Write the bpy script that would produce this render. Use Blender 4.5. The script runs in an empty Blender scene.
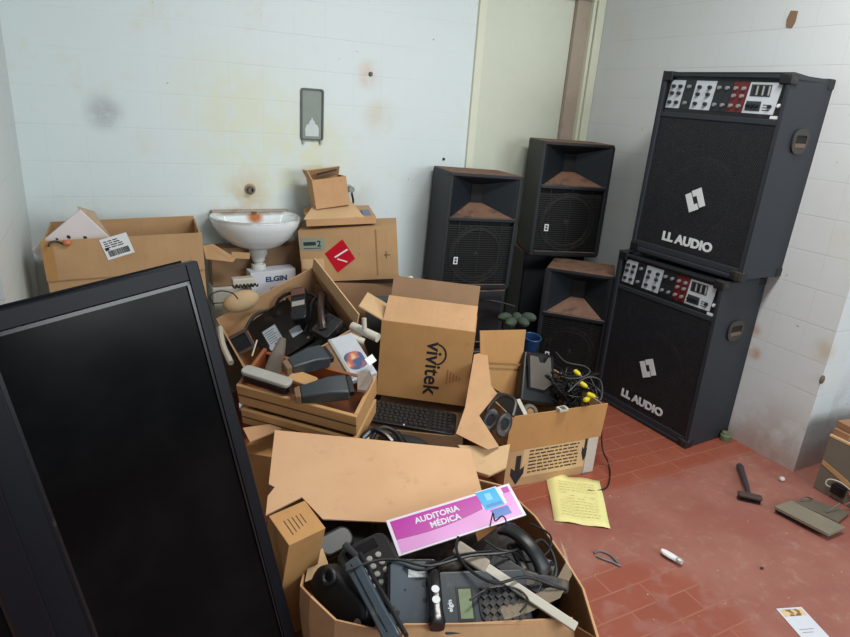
import bpy, bmesh, math, random
from mathutils import Matrix, Vector, Euler
random.seed(7)
SC = bpy.context.scene
COL = SC.collection
R = math.radians

# ------------------------------------------------------------------ camera
PITCH, ROLL, YAW, FPX = R(19.15), R(4.18), R(28.5), 615.0
CP = Vector((0, 0, 1.5))
CF = Vector((math.cos(PITCH)*math.sin(YAW), math.cos(PITCH)*math.cos(YAW), -math.sin(PITCH)))
_r0 = Vector((math.cos(YAW), -math.sin(YAW), 0)); _u0 = _r0.cross(CF)
CR = math.cos(ROLL)*_r0 + math.sin(ROLL)*_u0
CU = -math.sin(ROLL)*_r0 + math.cos(ROLL)*_u0
cam_d = bpy.data.cameras.new('camera'); cam = bpy.data.objects.new('camera', cam_d); COL.objects.link(cam)
m = Matrix.Identity(4)
for i, v in enumerate((CR, CU, -CF)):
    for j in range(3): m[j][i] = v[j]
m.translation = CP
cam.matrix_world = m
cam_d.sensor_fit = 'HORIZONTAL'; cam_d.sensor_width = 36; cam_d.lens = FPX/850*36
cam_d.clip_start = .02
SC.camera = cam

# ------------------------------------------------------------------ light
SC.view_settings.view_transform = 'Standard'; SC.view_settings.look = 'None'
SC.view_settings.gamma = 1; SC.view_settings.use_curve_mapping = False
SC.view_settings.exposure = 0.28
w = bpy.data.worlds.new('daylight'); SC.world = w; w.use_nodes = True
bg = w.node_tree.nodes['Background']; bg.inputs[0].default_value = (.80, .93, .98, 1); bg.inputs[1].default_value = .33
def area(name, loc, target, sx, sy, power, col):
    d = bpy.data.lights.new(name, 'AREA'); d.shape = 'RECTANGLE'; d.size = sx; d.size_y = sy; d.energy = power; d.color = col
    o = bpy.data.objects.new(name, d); COL.objects.link(o); o.location = loc
    o.rotation_euler = (Vector(target)-Vector(loc)).to_track_quat('-Z', 'Y').to_euler()
    return o
area('ceiling_tube_light', (1.5, 1.05, 2.74), (1.5, 1.05, 0), 1.3, .35, 44, (1, .99, .95))
area('window_light', (2.6, -2.3, 1.9), (1.0, 2.4, .8), 2.2, 1.5, 74, (.90, .975, .985))

# ------------------------------------------------------------------ helpers
def lin(h):
    h = h.lstrip('#'); o = []
    for i in (0, 2, 4):
        c = int(h[i:i+2], 16)/255
        o.append(c/12.92 if c <= .04045 else ((c+.055)/1.055)**2.4)
    return (*o, 1)
def at(u, v, z):                    # the point at height z seen at a pixel of the photograph
    d = CF + CR*((u-425)/FPX) - CU*((v-318.5)/FPX)
    return CP + d*((z-CP.z)/d.z)
def atY(u, v, y):
    d = CF + CR*((u-425)/FPX) - CU*((v-318.5)/FPX)
    return CP + d*((y-CP.y)/d.y)
def eul(rx, ry, rz): return Euler((R(rx), R(ry), R(rz)))
def frame(origin, xdir, up=(0, 0, 1)):
    x = Vector(xdir).normalized(); z = Vector(up); z = (z - x*z.dot(x)).normalized(); y = z.cross(x)
    mm = Matrix.Identity(4)
    for i, v in enumerate((x, y, z)):
        for j in range(3): mm[j][i] = v[j]
    mm.translation = origin
    return mm
def between(p0, p1, up=(0, 0, 1)):  # origin at p0, x axis towards p1
    return frame(p0, Vector(p1)-Vector(p0), up)
def T(x=0, y=0, z=0, rx=0, ry=0, rz=0):
    return Matrix.Translation((x, y, z)) @ eul(rx, ry, rz).to_matrix().to_4x4()

class MB:
    def __init__(s): s.v = []; s.f = []
    def add(s, vs, fs, M=None):
        n = len(s.v)
        s.v += [tuple(M @ Vector(p)) if M else tuple(p) for p in vs]
        s.f += [tuple(i+n for i in f) for f in fs]
        return s
    def hexa(s, p, M=None):         # p: 4 bottom, 4 top, same order round
        return s.add(p, [(3, 2, 1, 0), (4, 5, 6, 7), (0, 1, 5, 4), (1, 2, 6, 5), (2, 3, 7, 6), (3, 0, 4, 7)], M)
    def box(s, x0, x1, y0, y1, z0, z1, M=None):
        return s.hexa([(x0, y0, z0), (x1, y0, z0), (x1, y1, z0), (x0, y1, z0), (x0, y0, z1), (x1, y0, z1), (x1, y1, z1), (x0, y1, z1)], M)
    def prism(s, poly, z0, z1, M=None):
        n = len(poly)
        vs = [(x, y, z0) for x, y in poly] + [(x, y, z1) for x, y in poly]
        return s.add(vs, [tuple(range(n-1, -1, -1)), tuple(range(n, 2*n))] + [(i, (i+1) % n, n+(i+1) % n, n+i) for i in range(n)], M)
    def slab(s, pts, nrm, t):       # polygon in space, thickened along nrm
        n = len(pts); nv = Vector(nrm).normalized()*t
        vs = [Vector(p) for p in pts] + [Vector(p)+nv for p in pts]
        return s.add(vs, [tuple(range(n-1, -1, -1)), tuple(range(n, 2*n))] + [(i, (i+1) % n, n+(i+1) % n, n+i) for i in range(n)])
    def loft(s, rings, cap0=True, cap1=True, M=None):
        n = len(rings[0]); vs = [p for r_ in rings for p in r_]; fs = []
        for k in range(len(rings)-1):
            for i in range(n):
                j = (i+1) % n
                fs.append((k*n+i, k*n+j, (k+1)*n+j, (k+1)*n+i))
        if cap0: fs.append(tuple(range(n-1, -1, -1)))
        if cap1: fs.append(tuple(range((len(rings)-1)*n, len(rings)*n)))
        return s.add(vs, fs, M)
    def lathe(s, prof, n=24, M=None, cap0=True, cap1=True):   # prof: (radius, z)
        return s.loft([[(r_*math.cos(2*math.pi*i/n), r_*math.sin(2*math.pi*i/n), z) for i in range(n)] for r_, z in prof], cap0, cap1, M)
    def cyl(s, r_, z0, z1, n=20, M=None): return s.lathe([(r_, z0), (r_, z1)], n, M)
    def tube(s, pts, r_, n=6, smooth=4):
        P = [Vector(p) for p in pts]
        if smooth and len(P) > 2:
            Q = []
            for i in range(len(P)-1):
                a, b, c, d = P[max(i-1, 0)], P[i], P[i+1], P[min(i+2, len(P)-1)]
                for k in range(smooth):
                    t = k/smooth
                    Q.append(.5*((2*b)+(c-a)*t+(2*a-5*b+4*c-d)*t*t+(3*b-a-3*c+d)*t**3))
            Q.append(P[-1]); P = Q
        rings = []; ref = Vector((.3, .2, .93))
        for i, p in enumerate(P):
            d = (P[min(i+1, len(P)-1)]-P[max(i-1, 0)])
            if d.length < 1e-7: d = Vector((0, 0, 1))
            d.normalize()
            a = ref - d*ref.dot(d)
            if a.length < 1e-3: a = Vector((1, 0, 0)) - d*d.x
            a.normalize(); ref = a; b = d.cross(a)
            rr = r_(i/(len(P)-1)) if callable(r_) else r_
            rings.append([p + a*rr*math.cos(2*math.pi*k/n) + b*rr*math.sin(2*math.pi*k/n) for k in range(n)])
        return s.loft(rings)
    def ell(s, rx, ry, rz, M=None, n=20, m_=10):
        return s.lathe([(math.sin(math.pi*(k+.02)/(m_+.04)), -math.cos(math.pi*(k+.02)/(m_+.04))) for k in range(m_+1)], n, (M or Matrix()) @ Matrix.Diagonal((rx, ry, rz, 1)))
    def torus(s, r_, t, n=28, m_=8, M=None, sx=1, sy=1):
        rings = [[((r_+t*math.cos(2*math.pi*k/m_))*math.cos(2*math.pi*i/n)*sx, (r_+t*math.cos(2*math.pi*k/m_))*math.sin(2*math.pi*i/n)*sy, t*math.sin(2*math.pi*k/m_)) for k in range(m_)] for i in range(n+1)]
        return s.loft(rings, False, False, M)
    def build(s, name, mat, parent=None, bevel=0, seg=2, M=None, smooth=True, label=None, ang=35):
        me = bpy.data.meshes.new(name); me.from_pydata(s.v, [], s.f)
        b = bmesh.new(); b.from_mesh(me); bmesh.ops.remove_doubles(b, verts=b.verts, dist=1e-6)
        bmesh.ops.recalc_face_normals(b, faces=b.faces); b.to_mesh(me); b.free()
        if smooth:
            me.shade_smooth(); me.set_sharp_from_angle(angle=R(ang))
        me.materials.append(mat)
        o = bpy.data.objects.new(name, me); COL.objects.link(o)
        if parent: o.parent = parent
        if M is not None: o.matrix_local = M
        if bevel:
            md = o.modifiers.new('bevel', 'BEVEL'); md.width = bevel; md.segments = seg; md.limit_method = 'ANGLE'; md.angle_limit = R(40)
            md.harden_normals = True
        if label: o['label'] = label
        return o

def thing(name, label, cat, M=None, group=None):
    o = bpy.data.objects.new(name, None); COL.objects.link(o); o.empty_display_size = .05
    if M is not None: o.matrix_world = M
    o['label'] = label; o['category'] = cat
    if group: o['group'] = group
    return o
def tag(o, label, cat, group=None, kind=None):
    o['label'] = label; o['category'] = cat
    if group: o['group'] = group
    if kind: o['kind'] = kind
    return o
def struct(o): o['kind'] = 'structure'; return o
def rrect(w_, h_, r_, n=4):
    out = []
    for cx, cy, a0 in ((w_/2-r_, h_/2-r_, 0), (-w_/2+r_, h_/2-r_, 90), (-w_/2+r_, -h_/2+r_, 180), (w_/2-r_, -h_/2+r_, 270)):
        for k in range(n+1):
            a = R(a0+90*k/n); out.append((cx+r_*math.cos(a), cy+r_*math.sin(a)))
    return out
def copy_tree(o, parent=None):
    c = o.copy(); COL.objects.link(c)
    if parent: c.parent = parent
    for ch in [x for x in o.children]:
        copy_tree(ch, c)
    return c
def text(name, s_, size, mat, parent, M, extrude=.0008, off=0.0, label=None, sx=1, shear=0):
    cu = bpy.data.curves.new('t', 'FONT'); cu.body = s_; cu.size = size; cu.extrude = extrude; cu.offset = off
    cu.align_x = 'CENTER'; cu.align_y = 'CENTER'; cu.shear = shear; cu.resolution_u = 3
    t = bpy.data.objects.new('t', cu); COL.objects.link(t)
    bpy.context.view_layer.update()
    me = bpy.data.meshes.new_from_object(t.evaluated_get(bpy.context.evaluated_depsgraph_get()))
    bpy.data.objects.remove(t); bpy.data.curves.remove(cu)
    me.materials.clear(); me.materials.append(mat); me.name = name
    o = bpy.data.objects.new(name, me); COL.objects.link(o)
    if parent: o.parent = parent
    o.matrix_local = M @ Matrix.Diagonal((sx, 1, 1, 1))
    if label: o['label'] = label
    return o

# ------------------------------------------------------------------ materials
class NT:
    def __init__(s, name):
        s.m = bpy.data.materials.new(name); s.m.use_nodes = True
        s.t = s.m.node_tree; s.n = s.t.nodes; s.b = s.n['Principled BSDF']; s.out = s.n['Material Output']
        s.co = s.n.new('ShaderNodeTexCoord').outputs['Object']
    def link(s, a, b): s.t.links.new(a, b)
    def node(s, typ, **kw):
        n = s.n.new(typ)
        for k, v in kw.items(): setattr(n, k, v)
        return n
    def put(s, sock, v):
        if isinstance(v, bpy.types.NodeSocket): s.link(v, sock)
        else: sock.default_value = v
    def noise(s, scale, detail=4, rough=.55, co=None, dist=0):
        n = s.node('ShaderNodeTexNoise'); n.inputs['Scale'].default_value = scale; n.inputs['Detail'].default_value = detail
        n.inputs['Roughness'].default_value = rough; n.inputs['Distortion'].default_value = dist
        s.link(co or s.co, n.inputs['Vector']); return n.outputs['Fac']
    def ramp(s, f, a, b):          # smoothstep a..b -> 0..1
        n = s.node('ShaderNodeMapRange'); n.interpolation_type = 'SMOOTHSTEP'
        s.put(n.inputs['Value'], f); n.inputs['From Min'].default_value = a; n.inputs['From Max'].default_value = b
        return n.outputs['Result']
    def math(s, op, a, b=0.0, c=0.0):
        n = s.node('ShaderNodeMath', operation=op); s.put(n.inputs[0], a); s.put(n.inputs[1], b); s.put(n.inputs[2], c); return n.outputs[0]
    def mix(s, f, a, b):
        n = s.node('ShaderNodeMix', data_type='RGBA'); s.put(n.inputs[0], f); s.put(n.inputs[6], a); s.put(n.inputs[7], b); return n.outputs[2]
    def sep(s, v): 
        n = s.node('ShaderNodeSeparateXYZ'); s.link(v, n.inputs[0]); return n.outputs
    def mapping(s, scale=(1, 1, 1), rot=(0, 0, 0), loc=(0, 0, 0)):
        n = s.node('ShaderNodeMapping'); n.inputs['Scale'].default_value = scale; n.inputs['Rotation'].default_value = rot; n.inputs['Location'].default_value = loc
        s.link(s.co, n.inputs['Vector']); return n.outputs[0]
    def near(s, p, r_, soft=.5):   # 1 near the point p, 0 beyond r
        n = s.node('ShaderNodeVectorMath', operation='DISTANCE'); s.link(s.co, n.inputs[0]); n.inputs[1].default_value = p
        return s.math('SUBTRACT', 1, s.ramp(n.outputs['Value'], r_*soft, r_))
    def bump(s, h, strength=.3, dist=.002):
        n = s.node('ShaderNodeBump'); n.inputs['Strength'].default_value = strength; n.inputs['Distance'].default_value = dist
        s.link(h, n.inputs['Height']); s.link(n.outputs[0], s.b.inputs['Normal'])
    def fin(s, col, rough=.6, metal=0, spec=None):
        s.put(s.b.inputs['Base Color'], col); s.put(s.b.inputs['Roughness'], rough); s.b.inputs['Metallic'].default_value = metal
        if spec is not None: s.b.inputs['Specular IOR Level'].default_value = spec
        return s.m
def plain(name, hx, rough=.5, metal=0, var=.12, scale=18, spec=None, dust=None, dust_amt=0.0, dscale=9):
    n = NT(name); c = lin(hx); d = tuple(x*(1-var*2) for x in c[:3])+(1,)
    col = n.mix(n.noise(scale), d, c)
    rg = rough
    if dust:
        f = n.ramp(n.noise(dscale, 6, .65), .62-dust_amt, .8-dust_amt*.6)
        col = n.mix(n.math('MULTIPLY', f, .75), col, lin(dust)); rg = n.math('MULTIPLY_ADD', f, .4, rough)
    return n.fin(col, rg, metal, spec)
def cardboard(name, hx, seed=0, stain=.25):
    n = NT(name); c = lin(hx); dk = tuple(x*.72 for x in c[:3])+(1,); lt = tuple(min(1, x*1.1) for x in c[:3])+(1,)
    co = n.mapping((1, 1, 1), loc=(seed, seed*.7, seed*1.3))
    col = n.mix(n.noise(7, 5, .6, co), dk, lt)
    st = n.mapping((60, 60, 3), loc=(seed, 0, 0))
    col = n.mix(n.math('MULTIPLY', n.ramp(n.noise(1.2, 2, .5, st), .45, .75), .16), col, dk)
    col = n.mix(n.math('MULTIPLY', n.ramp(n.noise(26, 4, .6, co), .62, .74), stain), col, tuple(x*.45 for x in c[:3])+(1,))
    n.bump(n.noise(40, 3, .5, st), .12, .002)
    return n.fin(col, .82, spec=.2)

CB = cardboard('cardboard_tan', 'C99F77', 1)
CB2 = cardboard('cardboard_orange', 'C0915E', 2)
CB3 = cardboard('cardboard_pale', 'D6B48A', 3, .4)
CB4 = cardboard('cardboard_brown', 'A08064', 4)
CB5 = cardboard('cardboard_light_brown', 'BD9870', 5)
CBD = cardboard('cardboard_inner', '9A7650', 6)
BLK = plain('black_plastic', '17181B', .42, dust='5E564D', dust_amt=.02)
BLK2 = plain('black_plastic_glossy', '101115', .22, dust='5A5148', dust_amt=-.02)
BLKD = plain('black_plastic_dusty', '26262A', .5, dust='6F6254', dust_amt=.12, dscale=14)
BLUEG = plain('blue_grey_plastic', '47525C', .35, var=.08, dust='7A7468', dust_amt=.0)
SLATE = plain('slate_plastic', '343B41', .38, dust='6B6459', dust_amt=.04)
GREYP = plain('grey_plastic', 'A9A79F', .55)
OFFW = plain('off_white_plastic', 'C9C3B5', .5, dust='8A7C68', dust_amt=.05)
WHITE = plain('white_paper', 'E4E6E8', .7, var=.04)
PAPER = plain('printed_paper', 'D9D5D3', .75, var=.06)
INK = plain('black_ink', '1C1C22', .7)
INKB = plain('brown_ink', '4A3524', .8)
LETTER = plain('white_letter_paint', 'D5D9DD', .5, var=.03)
CABLE = plain('black_cable', '15161A', .45, var=.05)
CABG = plain('grey_cable', '4A4C50', .5)
YEL = plain('yellow_plug_plastic', 'D8C81E', .45)
WOOD = plain('drawer_wood_front', 'C79A68', .55, var=.14, scale=9)
WOODR = plain('drawer_wood_reddish', 'A05D36', .5, var=.15, scale=10)
METAL = plain('grey_metal', '8F9490', .45, .6)
STEEL = plain('dull_steel', '6D6A64', .4, .8, dust='6E5A48', dust_amt=.1)
CORNER = plain('corner_protector_metal', '24262A', .4, .4, dust='6B6456', dust_amt=.1)
OLIVE = plain('olive_grey_laminate', '787064', .6, dust='8A745C', dust_amt=.05)
REDS = plain('red_sticker', 'C8102A', .3, var=.1)
WRED = plain('panel_dark_red', '6A1E22', .4)

def dusty_top(name, base, rough):    # dust lying on faces that look up
    n = NT(name); g = n.node('ShaderNodeNewGeometry')
    vt = n.node('ShaderNodeVectorTransform', vector_type='NORMAL', convert_from='WORLD', convert_to='OBJECT'); n.link(g.outputs['True Normal'], vt.inputs[0])
    z = n.sep(vt.outputs[0])[2]
    f = n.math('MULTIPLY', n.ramp(z, .35, .6), n.ramp(n.noise(11, 5, .6), .2, .5))
    c = lin(base); col = n.mix(n.noise(14), tuple(x*.75 for x in c[:3])+(1,), c)
    col = n.mix(n.math('MULTIPLY', n.ramp(n.noise(5, 6, .7), .55, .8), .25), col, lin('57504A'))
    col = n.mix(f, col, n.mix(n.noise(22, 5), lin('5E463A'), lin('8C6A56')))
    return n.fin(col, n.math('MULTIPLY_ADD', f, .35, rough), spec=.35)
CARPET = dusty_top('speaker_black_vinyl', '24272C', .5)
HORN = dusty_top('horn_black_plastic', '20262C', .36)
AMPV = plain('amplifier_black_vinyl', '2A2F36', .55, var=.1, scale=120, dust='4C4A48', dust_amt=-.02, spec=.4)

def grille_mat():
    n = NT('perforated_steel_grille')
    x, y, z = n.sep(n.co)
    P = .011
    def wave(a): return n.math('SINE', n.math('MULTIPLY', a, 2*math.pi/P))
    h = n.math('MULTIPLY', wave(x), wave(z))
    hole = n.ramp(h, -.15, .25)
    col = n.mix(n.noise(30), lin('26282D'), lin('383A40'))
    n.fin(col, .5, .3)
    tr = n.node('ShaderNodeBsdfTransparent'); mx = n.node('ShaderNodeMixShader')
    n.link(n.math('MULTIPLY', hole, .92), mx.inputs[0]); n.link(n.b.outputs[0], mx.inputs[1]); n.link(tr.outputs[0], mx.inputs[2]); n.link(mx.outputs[0], n.out.inputs[0])
    return n.m
GRILLE = grille_mat()
CONE = plain('speaker_cone', '1A1918', .7, dust='6A5A46', dust_amt=.08, dscale=7)
BAFF = plain('baffle_board', '0E0E10', .8)

def wall_mat(name, axis, stains, base='DDE2E4', gr=.26):
    n = NT(name); x, y, z = n.sep(n.co)
    a = x if axis == 'x' else y
    P = .1533
    def line(v, off, wd):
        fr = n.math('FRACT', n.math('DIVIDE', n.math('ADD', v, off), P))
        d = n.math('MINIMUM', fr, n.math('SUBTRACT', 1, fr))
        return n.math('SUBTRACT', 1, n.ramp(d, wd*.35, wd))
    hz = line(z, .069, .022); vt = line(a, .03, .016)
    patchy = n.ramp(n.noise(2.4, 3, .6), .38, .62)
    grout = n.math('MULTIPLY', n.math('MAXIMUM', hz, n.math('MULTIPLY', vt, .6)), n.math('MULTIPLY_ADD', patchy, .6, .25))
    c = lin(base)
    col = n.mix(n.noise(1.6, 5, .6), tuple(v*.93 for v in c[:3])+(1,), c)
    col = n.mix(n.math('MULTIPLY', n.ramp(n.noise(3.3, 6, .7), .56, .74), .35), col, lin('CFCDB2'))
    col = n.mix(n.math('MULTIPLY', grout, gr), col, lin('8E9090'))
    for p, r_, hx, am in stains:
        f = n.math('MULTIPLY', n.near(p, r_, .1), n.math('MULTIPLY_ADD', n.ramp(n.noise(9, 5, .65), .35, .6), .75, .25))
        col = n.mix(n.math('MULTIPLY', f, am), col, lin(hx))
    spk = n.ramp(n.noise(38, 2, .5), .77, .79)
    col = n.mix(n.math('MULTIPLY', spk, .6), col, lin('7A6A58'))
    low = n.math('SUBTRACT', 1, n.ramp(n.math('MULTIPLY_ADD', n.noise(8, 5), .16, z), .08, .26))   # red dirt splashed at the foot
    col = n.mix(n.math('MULTIPLY', low, .55), col, lin('9C6A58'))
    n.bump(n.math('MULTIPLY_ADD', grout, -1, n.math('MULTIPLY', n.noise(20, 3), .3)), .25, .003)
    return n.fin(col, .42, spec=.35)

def floor_mat():
    n = NT('red_tile_floor'); x, y, z = n.sep(n.co)
    br = n.node('ShaderNodeTexBrick'); br.offset = .5
    n.link(n.mapping((1, 1, 1), loc=(.07, .022, 0)), br.inputs['Vector'])
    br.inputs['Scale'].default_value = 1; br.inputs['Brick Width'].default_value = .245; br.inputs['Row Height'].default_value = .0885
    br.inputs['Mortar Size'].default_value = .0035; br.inputs['Mortar Smooth'].default_value = .3; br.inputs['Bias'].default_value = 0
    br.inputs['Color1'].default_value = lin('985441'); br.inputs['Color2'].default_value = lin('8A4A3A'); br.inputs['Mortar'].default_value = lin('A8745F')
    tile = n.mix(n.noise(6, 5), br.outputs['Color'], lin('8F4C3B'))
    dust = n.mix(n.noise(5, 7, .65), lin('854D44'), lin('A27164'))
    dust = n.mix(n.ramp(n.noise(17, 6, .7), .5, .75), dust, lin('A07C6C'))
    dust = n.mix(n.math('MULTIPLY', n.ramp(n.noise(2.2, 4), .45, .65), .5), dust, lin('86483F'))
    # worn and cement-dusted zone nearer the door of the room, clean tile by the speakers and by the box
    wob = n.math('MULTIPLY_ADD', n.noise(7, 4), .14, -.07)
    yl = n.math('ADD', n.math('ADD', y, wob), n.math('MULTIPLY', x, .02))
    worn = n.math('SUBTRACT', 1, n.ramp(yl, 1.58, 1.66))
    patch = n.math('MULTIPLY', n.near((1.45, .95, 0), .34, .7), n.ramp(n.noise(9, 5), .36, .5))
    worn = n.math('MULTIPLY', worn, n.math('SUBTRACT', 1, n.math('MULTIPLY', patch, .85)))
    worn = n.math('MAXIMUM', worn, n.math('MULTIPLY', n.ramp(n.noise(11, 5, .65), .52, .7), .35))
    col = n.mix(n.math('MULTIPLY', worn, .92), tile, dust)
    col = n.mix(n.ramp(n.noise(60, 2), .73, .76), col, lin('C9B3A2'))
    n.bump(n.math('MULTIPLY_ADD', n.math('SUBTRACT', 1, worn), n.math('MULTIPLY', br.outputs['Fac'], -1), n.math('MULTIPLY', n.noise(60, 4), .5)), .3, .003)
    return n.fin(col, n.math('MULTIPLY_ADD', worn, .18, .36), spec=.4)

# ------------------------------------------------------------------ setting
XR, YB, XL, YE, YL, HC = 2.757, 3.15, -.285, 1.372, 2.15, 2.8
struct(MB().box(-2.5, 4.6, -2.6, 3.5, -.1, 0).build('floor', floor_mat()))
DX0, DX1, DZ = 1.90, 2.70, 2.19
back_st = [((.66, YB, 1.04), .16, 'C2A47C', .55), ((.62, YB, .9), .22, 'B58E66', .45), ((1.0, YB, 1.2), .3, 'D8D6A8', .5), ((.75, YB, 1.25), .5, 'DCDCB4', .45), ((.55, YB, 1.45), .35, 'DADBB8', .4),
           ((.05, YB, 1.37), .11, '9EA4A6', .7), ((1.28, YB, 1.62), .1, 'CDA98C', .6), ((1.35, YB, 1.42), .13, 'CFC3AC', .6), ((1.2, YB, 1.0), .2, 'B8B0A4', .4), ((1.75, YB, .9), .3, 'A8A6A4', .25), ((-.1, YB, .8), .3, '9FA3A2', .4)]
wb = MB()
wb.box(-.4, DX0, YB, YB+.15, 0, HC); wb.box(DX1, XR+.15, YB, YB+.15, 0, HC); wb.box(DX0, DX1, YB, YB+.15, DZ, HC)
struct(wb.build('wall_back', wall_mat('painted_tile_back', 'x', back_st, 'DBE7E9', .10), smooth=False))
right_st = [((XR, 1.70, .47), .05, 'B58A5C', .8), ((XR, 1.73, .58), .05, 'B07A5A', .7), ((XR, 1.5, .1), .3, '9A8A80', .5), ((XR, 1.40, .6), .08, 'C0B49C', .7), ((XR, 2.3, 1.1), .5, 'C8C8BC', .35), ((XR, 1.45, 1.2), .25, 'C0BDB4', .3)]
struct(MB().box(XR, XR+.15, YE, YB, 0, HC).build('wall_right', wall_mat('painted_tile_right', 'y', right_st, 'D3D8DA'), smooth=False))
struct(MB().box(XR+.15, 4.6, YE, YE+.15, 0, HC).build('wall_front', wall_mat('painted_wall_return', 'x', [((2.95, YE, .2), .4, 'A8A29A', .5)], 'D6DCE2'), smooth=False))
struct(MB().box(XL-.15, XL, YL, YB, 0, HC).build('wall_left', wall_mat('painted_tile_left', 'y', [((XL, 2.6, .7), .4, 'A0A5A3', .35)], 'CDD4D4'), smooth=False))
struct(MB().box(-2.5, 4.6, -.6, 3.5, HC, HC+.1).build('ceiling', plain('ceiling_paint', 'E2E2DE', .8, var=.03)))
# door: pale green slab in a painted frame with a lighter reveal
DOORP = plain('door_pale_green_paint', 'D6DCCC', .45, var=.04, dust='B8B49C', dust_amt=-.02)
FRAMEP = plain('door_frame_cream_paint', 'DFE2CE', .45, var=.05, dust='B4A98C', dust_amt=.02)
REVEAL = plain('door_reveal_bare_plaster', 'B3A596', .7, var=.1, dust='9C8B78', dust_amt=.08)
d = struct(bpy.data.objects.new('door_1', None)); COL.objects.link(d); d.location = (DX0, YB, 0)
MB().box(.05, .675, .035, .07, .005, DZ-.05).build('door_panel', DOORP, d, bevel=.002)
MB().box(.05, .058, .03, .075, .3, .42).box(.05, .058, .03, .075, 1.6, 1.72).build('hinge', METAL, d)
fr = MB().box(DX0-.003, DX0+.046, YB-.018, YB+.1, 0, DZ).box(DX0-.005, DX1+.03, YB-.018, YB+.1, DZ-.05, DZ+.03).build('trim_1', FRAMEP, bevel=.004); struct(fr)
struct(MB().box(DX0+.678, DX1-.029, YB+.01, YB+.1, 0, DZ-.05).build('trim_2', REVEAL))
struct(MB().box(DX1-.028, DX1-.006, YB-.02, YB+.05, 0, DZ-.05).box(DX1, XR-.001, YB-.03, YB-.0005, 0, DZ+.03).build('trim_3', FRAMEP, bevel=.004))

# ------------------------------------------------------------------ wall fittings
p = thing('dispenser_back_plate', 'grey metal back plate of a missing dispenser screwed to the wall above the sink', 'wall plate', T(.981, YB-.003, 1.288))
MB().prism(rrect(.117, .248, .012), -.002, .001, T(0, 0, .124, 90)).build('plate', plain('plate_grey', '8C948E', .55, .3, dust='A39C8C', dust_amt=.05), p)
rim = MB(); o_ = rrect(.117, .248, .014); i_ = rrect(.101, .232, .010)
rim.loft([[(x, -.002, .124+y) for x, y in i_], [(x, -.009, .124+y) for x, y in i_], [(x, -.009, .124+y) for x, y in o_], [(x, -.002, .124+y) for x, y in o_]], False, False).build('raised_rim', plain('plate_rim_grey', '596058', .5, .4), p)
ct = [(-.034, .02), (.034, .02), (.036, .055), (.028, .075), (.016, .080), (.013, .094), (.004, .098), (.004, .108), (-.004, .108), (-.004, .098), (-.013, .094), (-.016, .080), (-.028, .075), (-.036, .055)]
MB().prism(ct, -.001, .0028, T(0, 0, 0, 90)).build('bare_patch', plain('bare_white_paint', 'D6E0E2', .6), p)
for sx in (-.045, .045): MB().box(sx-.005, sx+.005, -.008, 0, -.018, .004).build('bracket_tab', METAL, p)

p = thing('pipe_stub', 'corroded round water pipe stub sticking out of the wall above the sink', 'pipe', T(.667, YB, 1.042, 90))
MB().lathe([(.027, 0), (.027, .004), (.02, .006), (.02, .012)], 24).build('wall_flange', plain('corroded_flange', 'A8937A', .6, .4, dust='6A4A30', dust_amt=.15), p)
MB().lathe([(.016, .01), (.016, .035), (.010, .035), (.010, .02)], 20).build('pipe_end', STEEL, p)
p = thing('tap_valve', 'small grey wall valve with a black hose right of the small top carton', 'valve', T(*atY(348, 188, YB-.001), 90))
MB().lathe([(.02, 0), (.02, .006), (.012, .008), (.012, .05), (.016, .05), (.016, .06)], 16).build('valve_body', METAL, p)
MB().tube([(0, 0, .05), (.004, -.03, .055), (.012, -.055, .05), (.02, -.075, .03)], .006).build('hose', CABLE, p)
tag(MB().lathe([(.011, 0), (.011, .006), (.007, .012)], 14, T(*atY(370.5, 74, YB-.0005), 90)).build('wall_anchor', plain('grey_anchor', '6E6A66', .6)), 'grey plug in the wall high up between the grey plate and the door', 'wall plug')
tag(MB().lathe([(.008, 0), (.008, .006), (.005, .009)], 12, T(*atY(443.5, 159, YB-.0005), 90)).build('wall_anchor', plain('dark_anchor', '3E3C3A', .6)), 'small dark plug in the wall beside the door frame, above the left speaker', 'wall plug')
d_ = CF + CR*((792-425)/FPX) - CU*((19-318.5)/FPX); pb = CP + d_*((XR-.001)/d_.x)
tag(MB().prism([(-.02, -.03), (.012, -.034), (.022, .0), (.016, .03), (-.012, .034), (-.02, .012)], 0, .005, T(*pb, 0, -90, 0) @ T(rz=90)).build('chipped_plaster', plain('chipped_brown_plaster', '8A6F56', .8)), 'brown chipped patch high on the right wall above the amplifiers', 'wall chip')
pc = at(829, 386, .42)
tag(MB().ell(.022, .012, .03, T(XR+.002, YE-.001, .475) @ Matrix.Diagonal((.7, .7, .7, 1)), 10, 6).build('chipped_plaster', plain('chipped_dark_plaster', '6B5A46', .9)), 'brown chip in the edge of the right wall above the planks', 'wall chip')

# sink -------------------------------------------------------------
def dshape(a, b, y0, n=40, flat=.0):
    out = []
    for i in range(n):
        t = 2*math.pi*i/n
        x = a*math.copysign(abs(math.cos(t))**.85, math.cos(t)); y = math.sin(t)
        out.append((x, y0 + (y*b if y < 0 else min(y*b*.9, flat))))
    return out
def sink_mat():
    n = NT('sink_ceramic'); col = n.mix(n.noise(5, 4), lin('DCE4E8'), lin('E8EEF0'))
    x, y, z = n.sep(n.co)
    dz = n.math('MULTIPLY', n.ramp(z, .165, .178), n.ramp(n.noise(14, 5), .35, .6))
    col = n.mix(n.math('MULTIPLY', dz, .7), col, lin('9C8A7A'))
    f = n.math('MULTIPLY', n.near((0.005, -.085, .165), .055, .3), n.ramp(n.noise(25, 4), .3, .5))
    col = n.mix(f, col, lin('B4662A'))
    return n.fin(col, .18)
s = thing('wash_basin', 'small white ceramic wall sink with rust stains below the pipe stub', 'sink', T(.663, YB, .755))
MBs = MB()
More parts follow.
